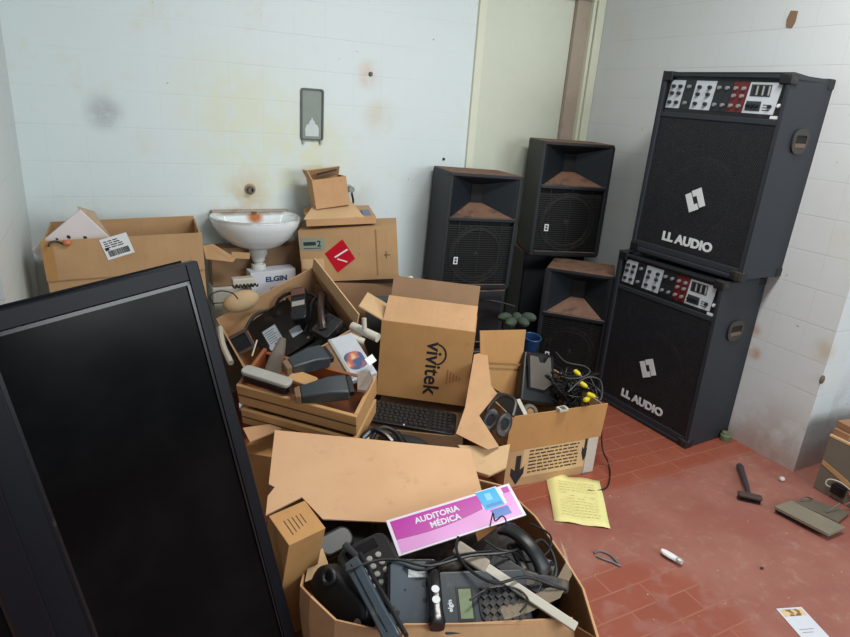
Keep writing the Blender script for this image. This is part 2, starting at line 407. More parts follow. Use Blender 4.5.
def ring(a, b, y0, z, flat): return [(x, y, z) for x, y in dshape(a, b, y0, 40, flat)]
MBs.loft([ring(.03, .03, -.17, .028, .03), ring(.07, .07, -.165, .031, .06), ring(.125, .12, -.15, .050, .11), ring(.172, .17, -.135, .085, .13), ring(.203, .20, -.13, .135, .13), ring(.214, .212, -.13, .168, .13), ring(.212, .210, -.13, .178, .13), ring(.20, .198, -.13, .180, .125),
          ring(.185, .150, -.165, .172, .075), ring(.165, .135, -.165, .14, .065), ring(.12, .10, -.17, .09, .05), ring(.05, .05, -.17, .062, .04), ring(.02, .02, -.17, .058, .02)])
MBs.build('basin', sink_mat(), s, ang=60)
MB().box(-.19, .19, -.032, -.001, .175, .188).build('back_ledge', plain('ledge_stained', 'B7A697', .5, var=.2, dust='8A5A38', dust_amt=.12), s, bevel=.005)
MB().lathe([(.014, .18), (.014, .186), (.008, .186)], 16, T(0.005, -.075, 0)).build('tap_hole_ring', plain('rust', '8E4A1E', .8), s)
wp = plain('white_pvc', 'D5D8D6', .4, dust='9A9080', dust_amt=.02)
MB().lathe([(.044, .035), (.044, .0), (.032, -.02), (.03, -.035), (.022, -.042), (.02, -.055)], 24, T(0, -.17, 0)).lathe([(.034, -.052), (.036, -.06), (.034, -.075), (.024, -.085), (.022, -.15), (.024, -.19)], 24, T(0, -.17, 0)).build('drain_trap', wp, s)

# ------------------------------------------------------------------ guitar-style amplifiers
AW, AD, AH = .61, .325, .845
def make_amp(label, M, feet=False):
    a = thing('amplifier', label, 'amplifier', M, 'stacked bass amplifiers')
    hw, hd = AW/2, AD/2; F = -hd
    b = MB()
    b.box(-hw, hw, hd-.018, hd, 0, AH); b.box(-hw, -hw+.02, F, hd, 0, AH); b.box(hw-.02, hw, F, hd, 0, AH)
    b.box(-hw, hw, F, hd, 0, .02); b.box(-hw, hw, F, hd, AH-.02, AH)
    b.build('cabinet', AMPV, a, bevel=.006)
    MB().box(-hw+.02, hw-.02, F+.03, F+.045, .02, AH-.02).build('baffle', BAFF, a)
    MB().box(-hw+.02, hw-.02, F+.006, F+.04, .648, .672).build('cross_rail', AMPV, a, bevel=.004)
    MB().box(-hw+.02, hw-.02, F+.004, F+.03, .02, .05).build('cross_rail', AMPV, a, bevel=.004)
    MB().box(-hw+.021, hw-.021, F+.010, F+.012, .045, .648).build('grille', GRILLE, a)
    W = T(0, F+.03, .30, 90)
    MB().torus(.185, .008, 40, 8, W).lathe([(.185, 0), (.16, .006), (.07, -.05), (.065, -.05)], 40, W, False, False).build('woofer_cone', CONE, a)
    MB().lathe([(.065, -.05), (.05, -.03), (.02, -.022), (.001, -.02)], 28, W, False, True).build('dust_cap', BLK2, a)
    for sx in (-.17, .17):
        MB().lathe([(.04, 0), (.035, .004), (.012, -.012), (.001, -.008)], 20, T(sx, F+.029, .545, 90), False, True).build('tweeter', CONE, a)
    # control panel: slanted white, black and red fields with knobs
    MB().box(-hw+.02, hw-.02, F+.016, F+.022, .668, AH-.02).build('control_panel', BLK, a)
    pw = plain_cache('panel_white', 'C6CED6', .4); pk = plain_cache('panel_black', '20262B', .4)
    xs = [-.262, -.185, -.13, -.025, .055, .13, .27]
    cols = [pw, pk, pw, pk, WRED, pw]
    sl = .012; z0, z1 = .690, .812
    for k in range(6):
        x0, x1 = xs[k], xs[k+1]-.002
        q = MB().hexa([(x0-sl, F+.0145, z0), (x1-sl, F+.0145, z0), (x1-sl, F+.017, z0), (x0-sl, F+.017, z0), (x0, F+.0145, z1), (x1, F+.0145, z1), (x1, F+.017, z1), (x0, F+.017, z1)]).build('panel_field', cols[k], a)
        kc = pk if cols[k] is pw else plain_cache('knob_grey', '85878A', .4)
        if k < 5:
            nk = 2 if (x1-x0) > .06 else 1
            for row, zz in enumerate((.785, .755, .715)):
                for j in range(nk):
                    if row == 1 and k in (1, 3): continue
                    cx = x0 - sl*(z1-zz)/(z1-z0) + (x1-x0)*(j+.5)/nk
                    MB().lathe([(.0085, 0), (.0078, .012), (.004, .013)], 14, T(cx, F+.0145, zz, 90)).build('knob', kc, q)
        else:
            for j in range(6):
                MB().box(.150+j*.013, .156+j*.013, F+.011, F+.0145, .762, .798).build('equalizer_slider', GREYP if j % 2 else BLK, q)
            MB().box(.137, .225, F+.0132, F+.0142, .757, .803).build('equalizer_plate', SLATE, q)
            MB().box(.130, .195, F+.0130, F+.0142, .700, .738).build('input_plate', SLATE, q)
            for j in range(3): MB().box(.205, .235, F+.0138, F+.0143, .703+j*.01, .707+j*.01).build('panel_print', SLATE, q)
            for j in range(4):
                MB().lathe([(.008, 0), (.007, .010), (.003, .011)], 12, T(.139+j*.02 if j < 3 else .236, F+.0135, .72, 90)).build('knob', BLK, q)
    MB().box(.272, .284, F+.010, F+.017, .755, .79).build('power_switch', BLK2, a)
    MB().lathe([(.009, 0), (.007, .008), (.002, .009)], 12, T(.272, F+.016, .725, 90)).build('power_lamp', LETTER, a)
    MB().box(.248, .282, F+.012, F+.017, .674, .686).build('serial_plate', LETTER, a)
    # badge and lettering
    B = T(0, F+.0065, .30, 90) @ T(rz=28)
    bd = MB().prism(rrect(.082, .086, .006), -.004, .0, B).build('logo_badge', INK, a)
    L = [(-.043, -.045), (.006, -.045), (.006, -.017), (-.012, -.017), (-.012, .040), (-.043, .040)]
    MB().prism(L, 0, .002, B).prism([(-x, -y) for x, y in L], 0, .002, B).build('logo_letters', LETTER, bd)
    text('lettering', 'LL AUDIO', .057, LETTER, a, T(0, F+.009, .103, 90), .0015, .0026, sx=1.08)
    # corner protectors, side handle, feet
    for sx in (-1, 1):
        for sy in (-1, 1):
            for zz in (0, AH):
                cx, cy = sx*hw, sy*hd; sgn = -1 if zz else 1
                c = MB()
                e, t_ = .05, .004
                c.box(min(cx+sx*t_, cx-sx*e), max(cx+sx*t_, cx-sx*e), min(cy+sy*t_, cy-sy*e), max(cy+sy*t_, cy-sy*e), min(zz-sgn*t_, zz+sgn*e*.8), max(zz-sgn*t_, zz+sgn*e*.8))
                c.build('corner_protector', CORNER, a, bevel=.007)
        hm = T(sx*(hw+.001), .01, .595, 90, 0, 90*sx)
        hp = MB()
        o2, i2 = rrect(.115, .10, .042, 6), rrect(.08, .05, .012, 6)
        hp.loft([[(x, y, 0) for x, y in o2], [(x, y, .006) for x, y in o2], [(x, y, .006) for x, y in i2], [(x, y, .001) for x, y in i2]], False, True, hm)
        h = hp.build('side_handle', plain_cache('handle_plastic', '3A3633', .55), a)
        MB().prism(rrect(.078, .048, .01, 4), .0005, .0018, hm).build('handle_recess', BAFF, h)
        MB().prism(rrect(.078, .016, .005, 4), .001, .007, hm @ T(0, -.016, 0)).build('handle_grip', plain_cache('handle_dusty', '6B5A4C', .7), h)
    if feet:
        for sx in (-1, 1):
            for sy in (-1, 1): MB().lathe([(.02, 0), (.018, -.022)], 14, T(sx*(hw-.05), sy*(hd-.05), 0)).build('rubber_foot', BAFF, a)
    return a
_pc = {}
def plain_cache(n, hx, r_):
    if n not in _pc: _pc[n] = plain(n, hx, r_)
    return _pc[n]
make_amp('black bass amplifier standing on the red floor, lower one of the stacked pair', T(2.572, 2.027, .002, 0, 0, -87))
make_amp('black bass amplifier raised on top of the other amplifier by the right wall', T(2.582, 1.972, .871, 0, .9, -86.1), True)
tag(MB().lathe([(.024, 0), (.026, .01), (.026, .03), (.02, .036), (.02, .044)], 18, T(2.70, 1.70, 0)).build('furniture_foot', plain('green_grey_rubber', '6B7258', .7, dust='9A8468', dust_amt=.1)), 'small greenish rubber foot on the floor at the back corner of the lower amplifier', 'rubber foot')

# ------------------------------------------------------------------ PA loudspeakers
def make_pa(label, M, W, D, H, horn=True):
    a = thing('loudspeaker', label, 'loudspeaker', M, 'black loudspeakers by the door')
    hw, hd = W/2, D/2; bk = hw*.95; F = -hd; t = .018
    zb = H*.615            # rail between horn and woofer
    b = MB()
    def wedge(z0, z1): b.hexa([(-hw, F, z0), (hw, F, z0), (bk, hd, z0), (-bk, hd, z0), (-hw, F, z1), (hw, F, z1), (bk, hd, z1), (-bk, hd, z1)])
    wedge(0, t); wedge(H-t, H)
    for sx in (-1, 1):
        b.hexa([(sx*hw, F, t), (sx*(hw-t), F, t), (sx*(bk-t), hd, t), (sx*bk, hd, t), (sx*hw, F, H-t), (sx*(hw-t), F, H-t), (sx*(bk-t), hd, H-t), (sx*bk, hd, H-t)])
    b.hexa([(-bk, hd-t, t), (bk, hd-t, t), (bk, hd, t), (-bk, hd, t), (-bk, hd-t, H-t), (bk, hd-t, H-t), (bk, hd, H-t), (-bk, hd, H-t)])
    b.build('cabinet', CARPET, a, bevel=.005)
    MB().box(-hw+t, hw-t, F+.03, F+.04, t, zb).build('baffle', BAFF, a)
    MB().box(-hw+t*.6, hw-t*.6, F-.004, F+.03, zb-.008, zb+.012).build('front_rail', HORN, a, bevel=.004)
    # flared horn
    x1, z0, z1 = hw-t-.012, zb+.014, H-t-.006
    zc = (z0+z1)/2+.01; hx, hz, dp = .035, .05, .12
    mo = [(-x1, F+.008, z0), (x1, F+.008, z0), (x1, F+.008, z1), (-x1, F+.008, z1)]
    md = [(-x1*.62, F+.07, z0+(zc-hz-z0)*.5), (x1*.62, F+.07, z0+(zc-hz-z0)*.5), (x1*.62, F+.07, zc+hz*1.15), (-x1*.62, F+.07, zc+hz*1.15)]
    th = [(-hx, F+dp, zc-hz), (hx, F+dp, zc-hz), (hx, F+dp, zc+hz), (-hx, F+dp, zc+hz)]
    fl_ = [(-hw+t, F+.004, zb), (hw-t, F+.004, zb), (hw-t, F+.004, H-t), (-hw+t, F+.004, H-t)]
    h = MB().loft([fl_, mo, th], False, True).build('horn', HORN, a, ang=20)
    MB().box(-hx, hx, F+dp-.004, F+dp-.001, zc-hz, zc+hz).build('horn_throat', BAFF, h)
    # woofer behind bars
    Wm = T(0, F+.029, zb*.5, 90); r_ = min(hw-t-.012, zb*.5-t-.006)
    MB().torus(r_-.01, .008, 40, 8, Wm).lathe([(r_-.012, 0), (r_-.035, .006), (.05, -.055), (.045, -.055)], 40, Wm, False, False).build('woofer_cone', CONE, a)
    MB().lathe([(.05, -.055), (.046, -.028), (.03, -.008), (.012, .003), (.001, .005)], 28, Wm, False, True).build('dust_cap', plain_cache('dust_cap_glossy', '34373B', .18), a)
    g = MB(); n = int((zb-t-.03)/.0125)
    for k in range(n):
        zz = t+.012+k*.0125
        g.box(-hw+t, hw-t, F+.008, F+.011, zz, zz+.0042)
    for sx in (-.6, 0, .6): g.box(sx*hw-.0015, sx*hw+.0015, F+.011, F+.014, t, zb)
    g.build('grille_bars', plain_cache('grille_black_wire', '17181A', .5), a)
    MB().box(-hw+t, hw-t, F-.003, F+.02, t*.4, t+.012).build('bottom_rail', HORN, a, bevel=.003)
    bx = MB().box(-.0125, .0125, F+.003, F+.008, -.02, .02, T(-hw*.62, 0, zb*.42)).build('badge', LETTER, a)
    MB().box(-.006, .006, F+.002, F+.003, -.013, -.002, T(-hw*.62, 0, zb*.42)).box(-.006, .006, F+.002, F+.003, .003, .013, T(-hw*.62, 0, zb*.42)).build('badge_print', INK, bx)
    return a
make_pa('black horn loudspeaker with a dusty top standing left of the other speakers', T(1.834, 2.941, .54, 0, 1.7, -7.8), .42, .30, .635)
make_pa('black horn loudspeaker raised highest, standing on another speaker by the door', T(2.437, 2.894, .712, 0, 0, -18.9), .412, .306, .646)
make_pa('black horn loudspeaker on the floor at the left of the lower amplifier', T(2.392, 2.585, .002, 0, 0, -45.6), .365, .286, .695)
make_pa('black loudspeaker mostly hidden under the highest horn speaker', T(2.45, 2.97, .002, 0, 0, 161), .40, .235, .705)
c = thing('speaker_cabinet', 'plain black speaker cabinet hidden beneath the left loudspeaker', 'speaker cabinet', T(1.825, 2.935, .002, 0, 0, -8))
MB().box(-.205, .205, -.15, .15, 0, .53).build('cabinet', CARPET, c, bevel=.006)
MB().box(-.18, .18, -.157, -.15, .05, .5).build('front_cloth', BAFF, c)

# ------------------------------------------------------------------ televisions
SCREEN = NT('tv_screen_glass'); SCREEN = SCREEN.fin(SCREEN.mix(SCREEN.ramp(SCREEN.noise(4, 6, .6), .4, .8), lin('08080A'), lin('141415')), SCREEN.math('MULTIPLY_ADD', SCREEN.noise(6, 5), .25, .06), spec=.07)
BEZ = plain('tv_bezel_plastic', '0D1018', .42, var=.1, dust='4A4A4E', dust_amt=-.05, dscale=30, spec=.22)
def make_tv(label, M, W, H, D, bz, bot, bl=None, bt=None):
    bl = bl or bz; bt = bt or bz
    a = thing('television', label, 'television', M, 'televisions at the left')
    hw = W/2
    b = MB(); F = -D/2
    for x0, x1, z0, z1 in ((-hw, -hw+bl, 0, H), (hw-bz, hw, 0, H), (-hw+bl, hw-bz, H-bt, H), (-hw+bl, hw-bz, 0, bot)):
        b.box(x0, x1, F, F+.035, z0, z1)
    b.build('bezel', BEZ, a, bevel=.004)
    i = MB()
    for x0, x1, z0, z1 in ((-hw+bl, -hw+bl+.008, bot, H-bt), (hw-bz-.008, hw-bz, bot, H-bt), (-hw+bl, hw-bz, H-bt-.008, H-bt), (-hw+bl, hw-bz, bot, bot+.008)):
        i.box(x0, x1, F+.004, F+.012, z0, z1)
    i.build('inner_lip', BLK2, a)
    MB().box(-hw+bl, hw-bz, F+.009, F+.02, bot, H-bt).build('screen', SCREEN, a)
    MB().box(-hw+.01, hw-.01, F+.035, D/2, .01, H-.01).build('back_shell', BLK, a, bevel=.015)
    return a
TVR = eul(-11.1, -7.2, 16.7)
TM = Matrix.Translation((.141, 1.207, .078)) @ TVR.to_matrix().to_4x4() @ T(-.0315, -.009, -.06)
make_tv('large black television leaning upright on its short side, scratched dark screen', TM, .508, 1.117, .05, .027, .06, .09, .040)
_p0, _p1 = at(78, 690, .42), at(-12, 452, .93)
_z = (_p1-_p0).normalized(); _y = TM.to_3x3() @ Vector((0, 1, 0)); _y = (_y - _z*_y.dot(_z)).normalized(); _x = _y.cross(_z)
TM2 = Matrix.Identity(4)
for _i, _v in enumerate((_x, _y, _z)):
    for _j in range(3): TM2[_j][_i] = _v[_j]
TM2.translation = _p0 - _z*((_p0.z-.06)/_z.z) - _x*.28 + _y*.03
make_tv('second black television mostly out of view in front of the large one at far left', TM2, .56, 1.02, .05, .05, .05)

# ------------------------------------------------------------------ cartons
def carton(name, label, M, w_, d_, h_, mat, inner=CBD, flaps=(), cat='cardboard box', closed=False, t=.006, bottom=.0, body='walls'):
    a = thing(name, label, cat, M, 'cardboard cartons')
    x, y = w_/2, d_/2
    b = MB().box(-x, x, -y, -y+t, 0, h_).box(-x, x, y-t, y, 0, h_).box(-x, -x+t, -y+t, y-t, 0, h_).box(x-t, x, -y+t, y-t, 0, h_)
    b.box(-x+t, x-t, -y+t, y-t, bottom, bottom+t)
    if closed: b.box(-x+t, x-t, -y+t, y-t, h_-t, h_)
    b.build(body, mat, a)
    for side, ang, ln, fm in flaps:   # ang: 0 = straight up, + = falling outward
        f = MB()
        if side in 'fb':
            s_ = -1 if side == 'f' else 1
            f.box(-x+.004, x-.004, -t*.5, t*.5, 0, ln)
            Mf = T(0, s_*(y-t/2), h_, -s_*ang)
        else:
            s_ = -1 if side == 'l' else 1
            f.box(-t*.5, t*.5, -y+.008, y-.008, 0, ln)
            Mf = T(s_*(x-t/2), 0, h_, 0, s_*ang)
        f.build('flap', fm or mat, a, M=Mf)
    return a
def barcode(par, M, w_, h_, hdr=True):
    b = MB(); x = -w_*.38
    while x < w_*.38:
        ww = random.choice((.0012, .002, .003)); b.box(x, x+ww, -h_*.38, -h_*.1, 0, .0006, M); x += ww+random.choice((.0012, .002))
    b.build('barcode', INK, par)
    b = MB()
    if hdr:
        for k in range(4):
            y = h_*(.02+k*.1); x0 = -w_*.4
            for j in range(3):
                x1 = x0+w_*random.uniform(.1, .25); b.box(x0, min(x1, w_*.4), y, y+h_*.045, 0, .0006, M); x0 = x1+.004
        b.build('print_lines', INK, par)

# big carton at the back left
cb = carton('cardboard_carton', 'large tan cardboard carton with raised flaps and a shipping label behind the television', T(.115, 2.80, .014, 2.1, -2.2, -3), .565, .31, .918, CB5,
            flaps=(('b', -4, .012, CB5),), bottom=.70)
MB().box(-.283, .283, -.162, -.156, .775, .93).build('folded_front_flap', CB5, cb, M=T(0, 0, 0))
MB().box(-.2835, -.245, -.1635, -.162, .775, .93).build('packing_tape', plain('tan_tape', 'B98C58', .3), cb)
MB().box(.283, .36, -.10, -.096, .845, .872, T(0, 0, 0)).build('loose_flap', CB5, cb, M=T(0, 0, 0, 0, 8, 0))
lb = MB().box(-.05, .05, -.042, .042, -.0005, .0005).build('shipping_label', WHITE, cb, M=T(-.03, -.1635, .895, 90) @ T(rz=15))
barcode(lb, T(0, 0, .0006), .1, .084)
MB().box(-.044, -.03, -.006, .006, .0005, .001).build('label_mark', INK, lb)
# envelope and papers sticking out of it
e = thing('printed_bag', 'white printed bag sticking out of the carton at the left corner', 'bag', frame(atY(31, 250, 2.71), atY(80, 209, 2.73)-atY(31, 250, 2.71), (0, -1, .3)))
bagL = (atY(80, 209, 2.73)-atY(31, 250, 2.71)).length
MB().box(0, bagL, -.24, 0, -.012, .004).build('bag_body', plain('bag_white_pink', 'D8CFD0', .5, var=.08, scale=8), e, bevel=.005)
MB().ell(.006, .008, .001, T(bagL*.55, -.05, .005), 10, 4).ell(.006, .008, .001, T(bagL*.72, -.09, .005), 10, 4).ell(.004, .006, .001, T(bagL*.4, -.03, .005), 10, 4).build('bag_print', INK, e)
text('bag_lettering', 'ELGIN', .034, plain('blue_ink', '2A3E6E', .6), e, T(bagL*.72, -.145, .0045, rz=-70), .0004, .0008)
q = MB().slab([atY(77, 207, 2.74), atY(94, 212, 2.75), atY(104, 228, 2.74), atY(113, 240, 2.72), atY(112, 250, 2.71), atY(100, 246, 2.71), atY(90, 226, 2.73)], (.1, 1, .1), .01)
tag(q.build('brown_paper_bag', plain('kraft_paper', 'B69A7C', .5, var=.2, scale=30)), 'crumpled brown packing paper beside the white printed bag in the left carton', 'packing paper')
p = thing('headset', 'black wire loop with an orange clip on the left end of the large carton', 'cable', Matrix())
MB().tube([atY(49, 247, 2.60), atY(50, 243, 2.605), atY(56, 241.5, 2.61), atY(64, 244, 2.61)], .004).build('wire', CABLE, p)
MB().ell(.015, .01, .012, T(*atY(67, 243, 2.61)), 10, 6).build('clip', plain('orange_plastic', 'D0754E', .5), p)

# brown carton and white foam crate beneath the sink
carton('cardboard_carton', 'dull brown carton under the sink behind the drain pipe', T(.70, 3.085, .585, 0, 0, 1), .50, .10, .19, CB4, closed=True)
tag(MB().slab([atY(203, 246, 2.93), atY(213, 244, 2.93), atY(236, 258, 2.92), atY(233, 262, 2.91), atY(206, 259, 2.9)], (0, 1, .1), .006).build('cardboard_flap', CB5), 'loose tan cardboard flap between the large carton and the sink', 'cardboard')
f = thing('foam_crate', 'pale foam crate standing under the brown carton below the sink', 'crate', T(.70, 3.08, .001))
MB().box(-.25, .25, -.06, .06, 0, .5).build('crate_body', plain('pale_foam', 'C9CCC2', .8, dust='A09888', dust_amt=.1), f, bevel=.008)
MB().box(-.255, .255, -.065, .065, .5, .58).build('crate_lid', plain('pale_foam_lid', 'D2D4CA', .8), f, bevel=.008)

# ELGIN box
a_, b_ = atY(253, 273, 2.91), atY(298, 266, 2.91)
e = thing('white_carton', 'white box printed ELGIN standing under the sink beside the drain pipe', 'box', between(Vector((a_.x, 2.91, .405)), Vector((b_.x, 2.915, .415))))
ew = (b_-a_).length
MB().box(0, ew, 0, .09, 0, a_.z-.405).build('box_body', plain('white_carton_board', 'CDD0D8', .6, var=.04), e, bevel=.002)
text('lettering', 'ELGIN', .034, plain('elgin_blue', '24426E', .6), e, T(ew*.56, -.0008, a_.z-.405-.042, 90), .0004, .0014, sx=1.15)
MB().ell(.035, .001, .012, T(ew*.55, -.0005, a_.z-.405-.09), 16, 6).build('pink_print', plain('pink_print', 'C99A9C', .6), e)
# cartons behind the tipped box that carry the ELGIN box and the printed carton
carton('cardboard_carton', 'tan carton on the floor below the white ELGIN box', T(.76, 2.967, .001, 0, 0, 1), .36, .08, .40, CB4, closed=True)
# coil cable adapter
p = thing('power_adapter', 'small off-white adapter with black coiled cord in front of the ELGIN box', 'adapter', between(atY(233, 289, 2.80), atY(255, 287, 2.80)))
MB().box(0, .10, 0, .05, 0, .045).build('adapter_body', OFFW, p, bevel=.006)
MB().tube([(.0+i*.0042, -.006+.004*math.sin(i*1.6), .012+.008*math.cos(i*1.6)) for i in range(28)], .0035, 5, 2).build('coil_cord', CABLE, p)
MB().ell(.085, .04, .05, T(*atY(241, 301, 2.78), 0, -14, 0), 20, 10).build('rolled_blanket', plain('beige_cloth', 'C7AC86', .9))
tag(bpy.data.objects['rolled_blanket'], 'beige rounded cloth bundle behind the upper edge of the television', 'cloth bundle')
tag(MB().tube([atY(214, 305, 2.6), atY(210, 296, 2.62), atY(220, 291, 2.66), atY(232, 293, 2.68), atY(238, 299, 2.68)], .0028).build('thin_wire', CABLE), 'thin black wire looping beside the upper corner of the television', 'wire')

# printed carton with the red diamond and the two boxes on top
carton('cardboard_carton', 'carton on the floor beneath the red diamond carton', T(1.15, 2.92, .001, 0, 0, -10), .46, .36, .635, CB4, closed=True)
rb = carton('cardboard_carton', 'tan carton with a red diamond sticker beside the sink', Matrix.Translation((1.122, 2.885, .652)) @ eul(0, -5.5, -24).to_matrix().to_4x4(), .475, .27, .255, CB5, closed=True)
RF = -.135
MB().prism([(-.075, 0), (0, -.085), (.075, 0), (0, .085)], 0, .001, T(-.045, RF-.0004, .125, 90) @ T(rz=-12)).build('diamond_sticker', REDS, rb)
MB().box(-.03, .045, -.004, .004, 0, .0016, T(-.045, RF-.0004, .135, 90) @ T(rz=30)).box(-.02, .03, -.003, .003, 0, .0016, T(-.04, RF-.0004, .105, 90) @ T(rz=-20)).build('sticker_scratches', WHITE, rb)
g = MB().prism(rrect(.115, .062, .008), 0, .001, T(-.172, RF-.0004, .190, 90) @ T(rz=-3)).build('printed_label', plain('green_label', '93A193', .5), rb)
text('label_print', '2', .04, INK, g, T(-.142, RF-.0016, .190, 90), .0003, .001)
MB().box(-.217, -.157, RF-.0017, RF-.0012, .183, .201).box(-.217, -.132, RF-.0017, RF-.0012, .167, .171).build('label_print', SLATE, g)
MB().box(-.232, -.125, RF-.003, RF, .065, .115).build('torn_patch', CB3, rb)
MB().box(.13, .138, RF-.0008, RF, .02, .25).build('seam_line', CBD, rb)
MB().box(.17, .20, RF-.0008, RF, .12, .124).box(.178, .182, RF-.0008, RF, .105, .14).build('print_mark', INKB, rb)
fb = thing('flat_carton', 'flat open carton lying on the red diamond carton', 'cardboard box', Matrix.Translation((1.085, 2.945, .925)) @ eul(3, -4, -14).to_matrix().to_4x4())
MB().box(-.19, .15, -.13, .13, 0, .035).build('box_body', CB, fb, bevel=.002)
MB().slab([(-.20, -.13, .035), (.09, -.13, .035), (.05, .02, .075), (-.13, .03, .08)], (0, .3, 1), .004).build('lid_flap', CB3, fb)
MB().box(.09, .13, -.10, .0, .035, .042).build('blue_label', plain('blue_print', '6F87A8', .6), fb)
sb = carton('small_carton', 'small open cardboard box at the very top of the stack beside the sink', Matrix.Translation((1.028, 2.985, .985)) @ eul(-4.7, -8.5, -6).to_matrix().to_4x4(), .17, .15, .14, CB, flaps=(('b', -50, .07, CB3), ('l', 20, .05, CB)))
MB().slab([(-.05, .0, .15), (.06, .0, .165), (.07, .06, .175), (-.02, .06, .165)], (0, 0, 1), .003).build('dark_foil', plain('dark_red_foil', '4C2A24', .4), sb)

# ------------------------------------------------------------------ tipped box of electronics
JM = Matrix.Translation((.809, 2.685, .285)) @ eul(22.1, -25.9, -.5).to_matrix().to_4x4()
carton('cardboard_box', 'tipped open cardboard box full of black electronics in front of the sink', JM, .506, .465, .30, CB, flaps=(('r', 25, .06, CB3),), bottom=.02)
carton('cardboard_carton', 'low carton on the floor under the tipped box of electronics', T(.85, 2.52, .001, 0, 0, -3), .45, .25, .09, CB4, closed=True)
def dev_on(Mp, name, label, cat): return thing(name, label, cat, Mp)
DM = Matrix.Translation((.708, 2.715, .42)) @ eul(27.2, -32.0, -5.7).to_matrix().to_4x4()
d = thing('network_box', 'flat black electronic box with two white labels in the tipped box', 'electronic device', DM)
MB().box(-.117, .117, -.16, .16, 0, .045).build('case', BLK, d, bevel=.004)
l1 = MB().box(-.07, .0, -.06, .04, .045, .0462).box(-.075, -.045, -.085, -.06, .045, .0462).build('white_label', plain('label_paper', 'BFCBD6', .6), d)
b = MB()
for k in range(6): b.box(-.064, -.012-random.random()*.02, -.05+k*.014, -.047+k*.014, .0462, .0467)
b.build('label_print', SLATE, l1)
MB().box(.04, .095, -.09, -.04, .045, .0462).build('white_label', plain('label_paper2', 'B5C3CF', .6), d)
for q in ((-.1, -.14), (.1, -.14), (-.1, .14), (.1, .14)): MB().cyl(.006, .045, .048, 12, T(*q)).build('screw', GREYP, d)
def on_junk(x, y, z, rz=0): return JM @ T(x, y, z, rz=rz)
p = thing('barcode_scanner', 'black handheld device with a grey label strip right of the labelled black box', 'scanner', on_junk(.10, .085, .235, -25))
MB().prism(rrect(.075, .2, .02), 0, .05).build('body', BLK, p, bevel=.008)
MB().box(-.03, .03, -.02, .01, .05, .0515).build('label_strip', GREYP, p)
MB().box(-.032, .032, .045, .085, .05, .056).build('window', plain('reddish_window', '6E4A40', .4), p)
p = thing('telephone_handset', 'dark brown curved handset at the right side of the tipped box', 'handset', on_junk(.17, -.02, .26, 65))
MB().tube([(-.1, 0, 0), (-.07, 0, .02), (0, 0, .035), (.07, 0, .02), (.1, 0, 0)], lambda t: .016+.01*abs(2*t-1)**3, 10).build('grip', plain('brown_plastic', '3A2A26', .35), p)
p = thing('picture_frame', 'small dark square frame leaning inside the left end of the tipped box', 'frame', frame(at(237, 345, .42), (at(256, 335, .46)-at(237, 345, .42)), (.1, -.8, .6)))
MB().box(-.05, .07, -.05, -.035, -.006, .01).box(-.05, .07, .035, .05, -.006, .01).box(-.05, -.035, -.035, .035, -.006, .01).box(.055, .07, -.035, .035, -.006, .01).build('frame_border', plain('frame_brown', '4A3A30', .4), p, bevel=.002)
MB().box(-.035, .055, -.035, .035, -.006, .0).build('frame_panel', BLK2, p)
tag(MB().tube([at(220, 328, .5), at(223, 345, .47), at(231, 363, .44)], .012, 8).build('white_tube', OFFW), 'off-white round tube beside the right edge of the television', 'tube')
p = thing('black_printer', 'black equipment case at the back inside the tipped box', 'electronic device', on_junk(.06, .12, .03, 0))
MB().box(-.10, .16, -.09, .09, 0, .10).build('case', BLKD, p, bevel=.006)

for k_, (pts, lab) in enumerate((([(-.02, .17, .20), (.04, .19, .26), (.12, .17, .27), (.18, .12, .25), (.20, .04, .24)], 'thick black cable along the inner right corner of the tipped box'),
                               ([(.06, -.02, .20), (.12, .02, .24), (.15, .06, .26), (.20, .08, .25), (.22, .0, .22)], 'black cable looping under the brown handset in the tipped box'),
                               ([(-.22, .05, .22), (-.17, .12, .25), (-.10, .17, .26), (-.03, .18, .24)], 'black cable along the back rim of the tipped box'))):
    tag(MB().tube([JM @ Vector(q) for q in pts], .008, 7).build('black_cable', CABLE), lab, 'cable')
p = thing('black_module', 'flat black module at the low right end of the tipped box under the gadget', 'electronic device', on_junk(.06, -.16, .10, 0))
MB().box(-.20, .17, -.055, .07, 0, .09).build('case', BLK, p, bevel=.005)
p = thing('pocket_calculator', 'black square gadget at the lower right inside the tipped box', 'gadget', on_junk(.15, -.11, .23, 20))
MB().prism(rrect(.12, .10, .012), 0, .04).build('case', BLKD, p, bevel=.005)
MB().box(-.045, .045, .0, .035, .04, .0412).build('window', BLK2, p)
# ------------------------------------------------------------------ wooden drawers
def make_drawer(label, M, w_, d_, h_, mats):
    a = thing('wooden_tray', label, 'drawer', M, 'wooden drawers on the pile')
    t = .014; x, y = w_/2, d_/2
    fp = MB().box(-x, x, -y-t, -y, 0, h_).build('front_panel', WOOD, a, bevel=.003)
    MB().box(-x, x, -y-t-.002, -y-t, h_*.5, h_*.56).build('groove', plain_cache('groove_dark', '5E4026', .7), fp)
    for sx in (-1, 1):
        xx = sorted((sx*x, sx*(x-t)))
        MB().box(xx[0], xx[1], -y, y, 0.004, h_).build('side_panel', mats if sx < 0 else WOOD, a, bevel=.002)
    MB().box(-x+t, x-t, y-t, y, .004, h_*.85).build('back_panel', mats, a, bevel=.002)
    MB().box(-x+t, x-t, -y, y-t, .008, .018).build('bottom_panel', mats, a)
    return a
DRM = Matrix.Translation((.640, 2.05, .415)) @ eul(20, 4.8, -41.2).to_matrix().to_4x4()
make_drawer('upper wooden drawer tipped on the pile, full of black phone parts', DRM, .468, .20, .10, WOODR)
make_drawer('lower wooden drawer under the one with the phone parts', Matrix.Translation((.648, 2.055, .330)) @ eul(17, 4.8, -41.2).to_matrix().to_4x4(), .455, .21, .075, WOODR)
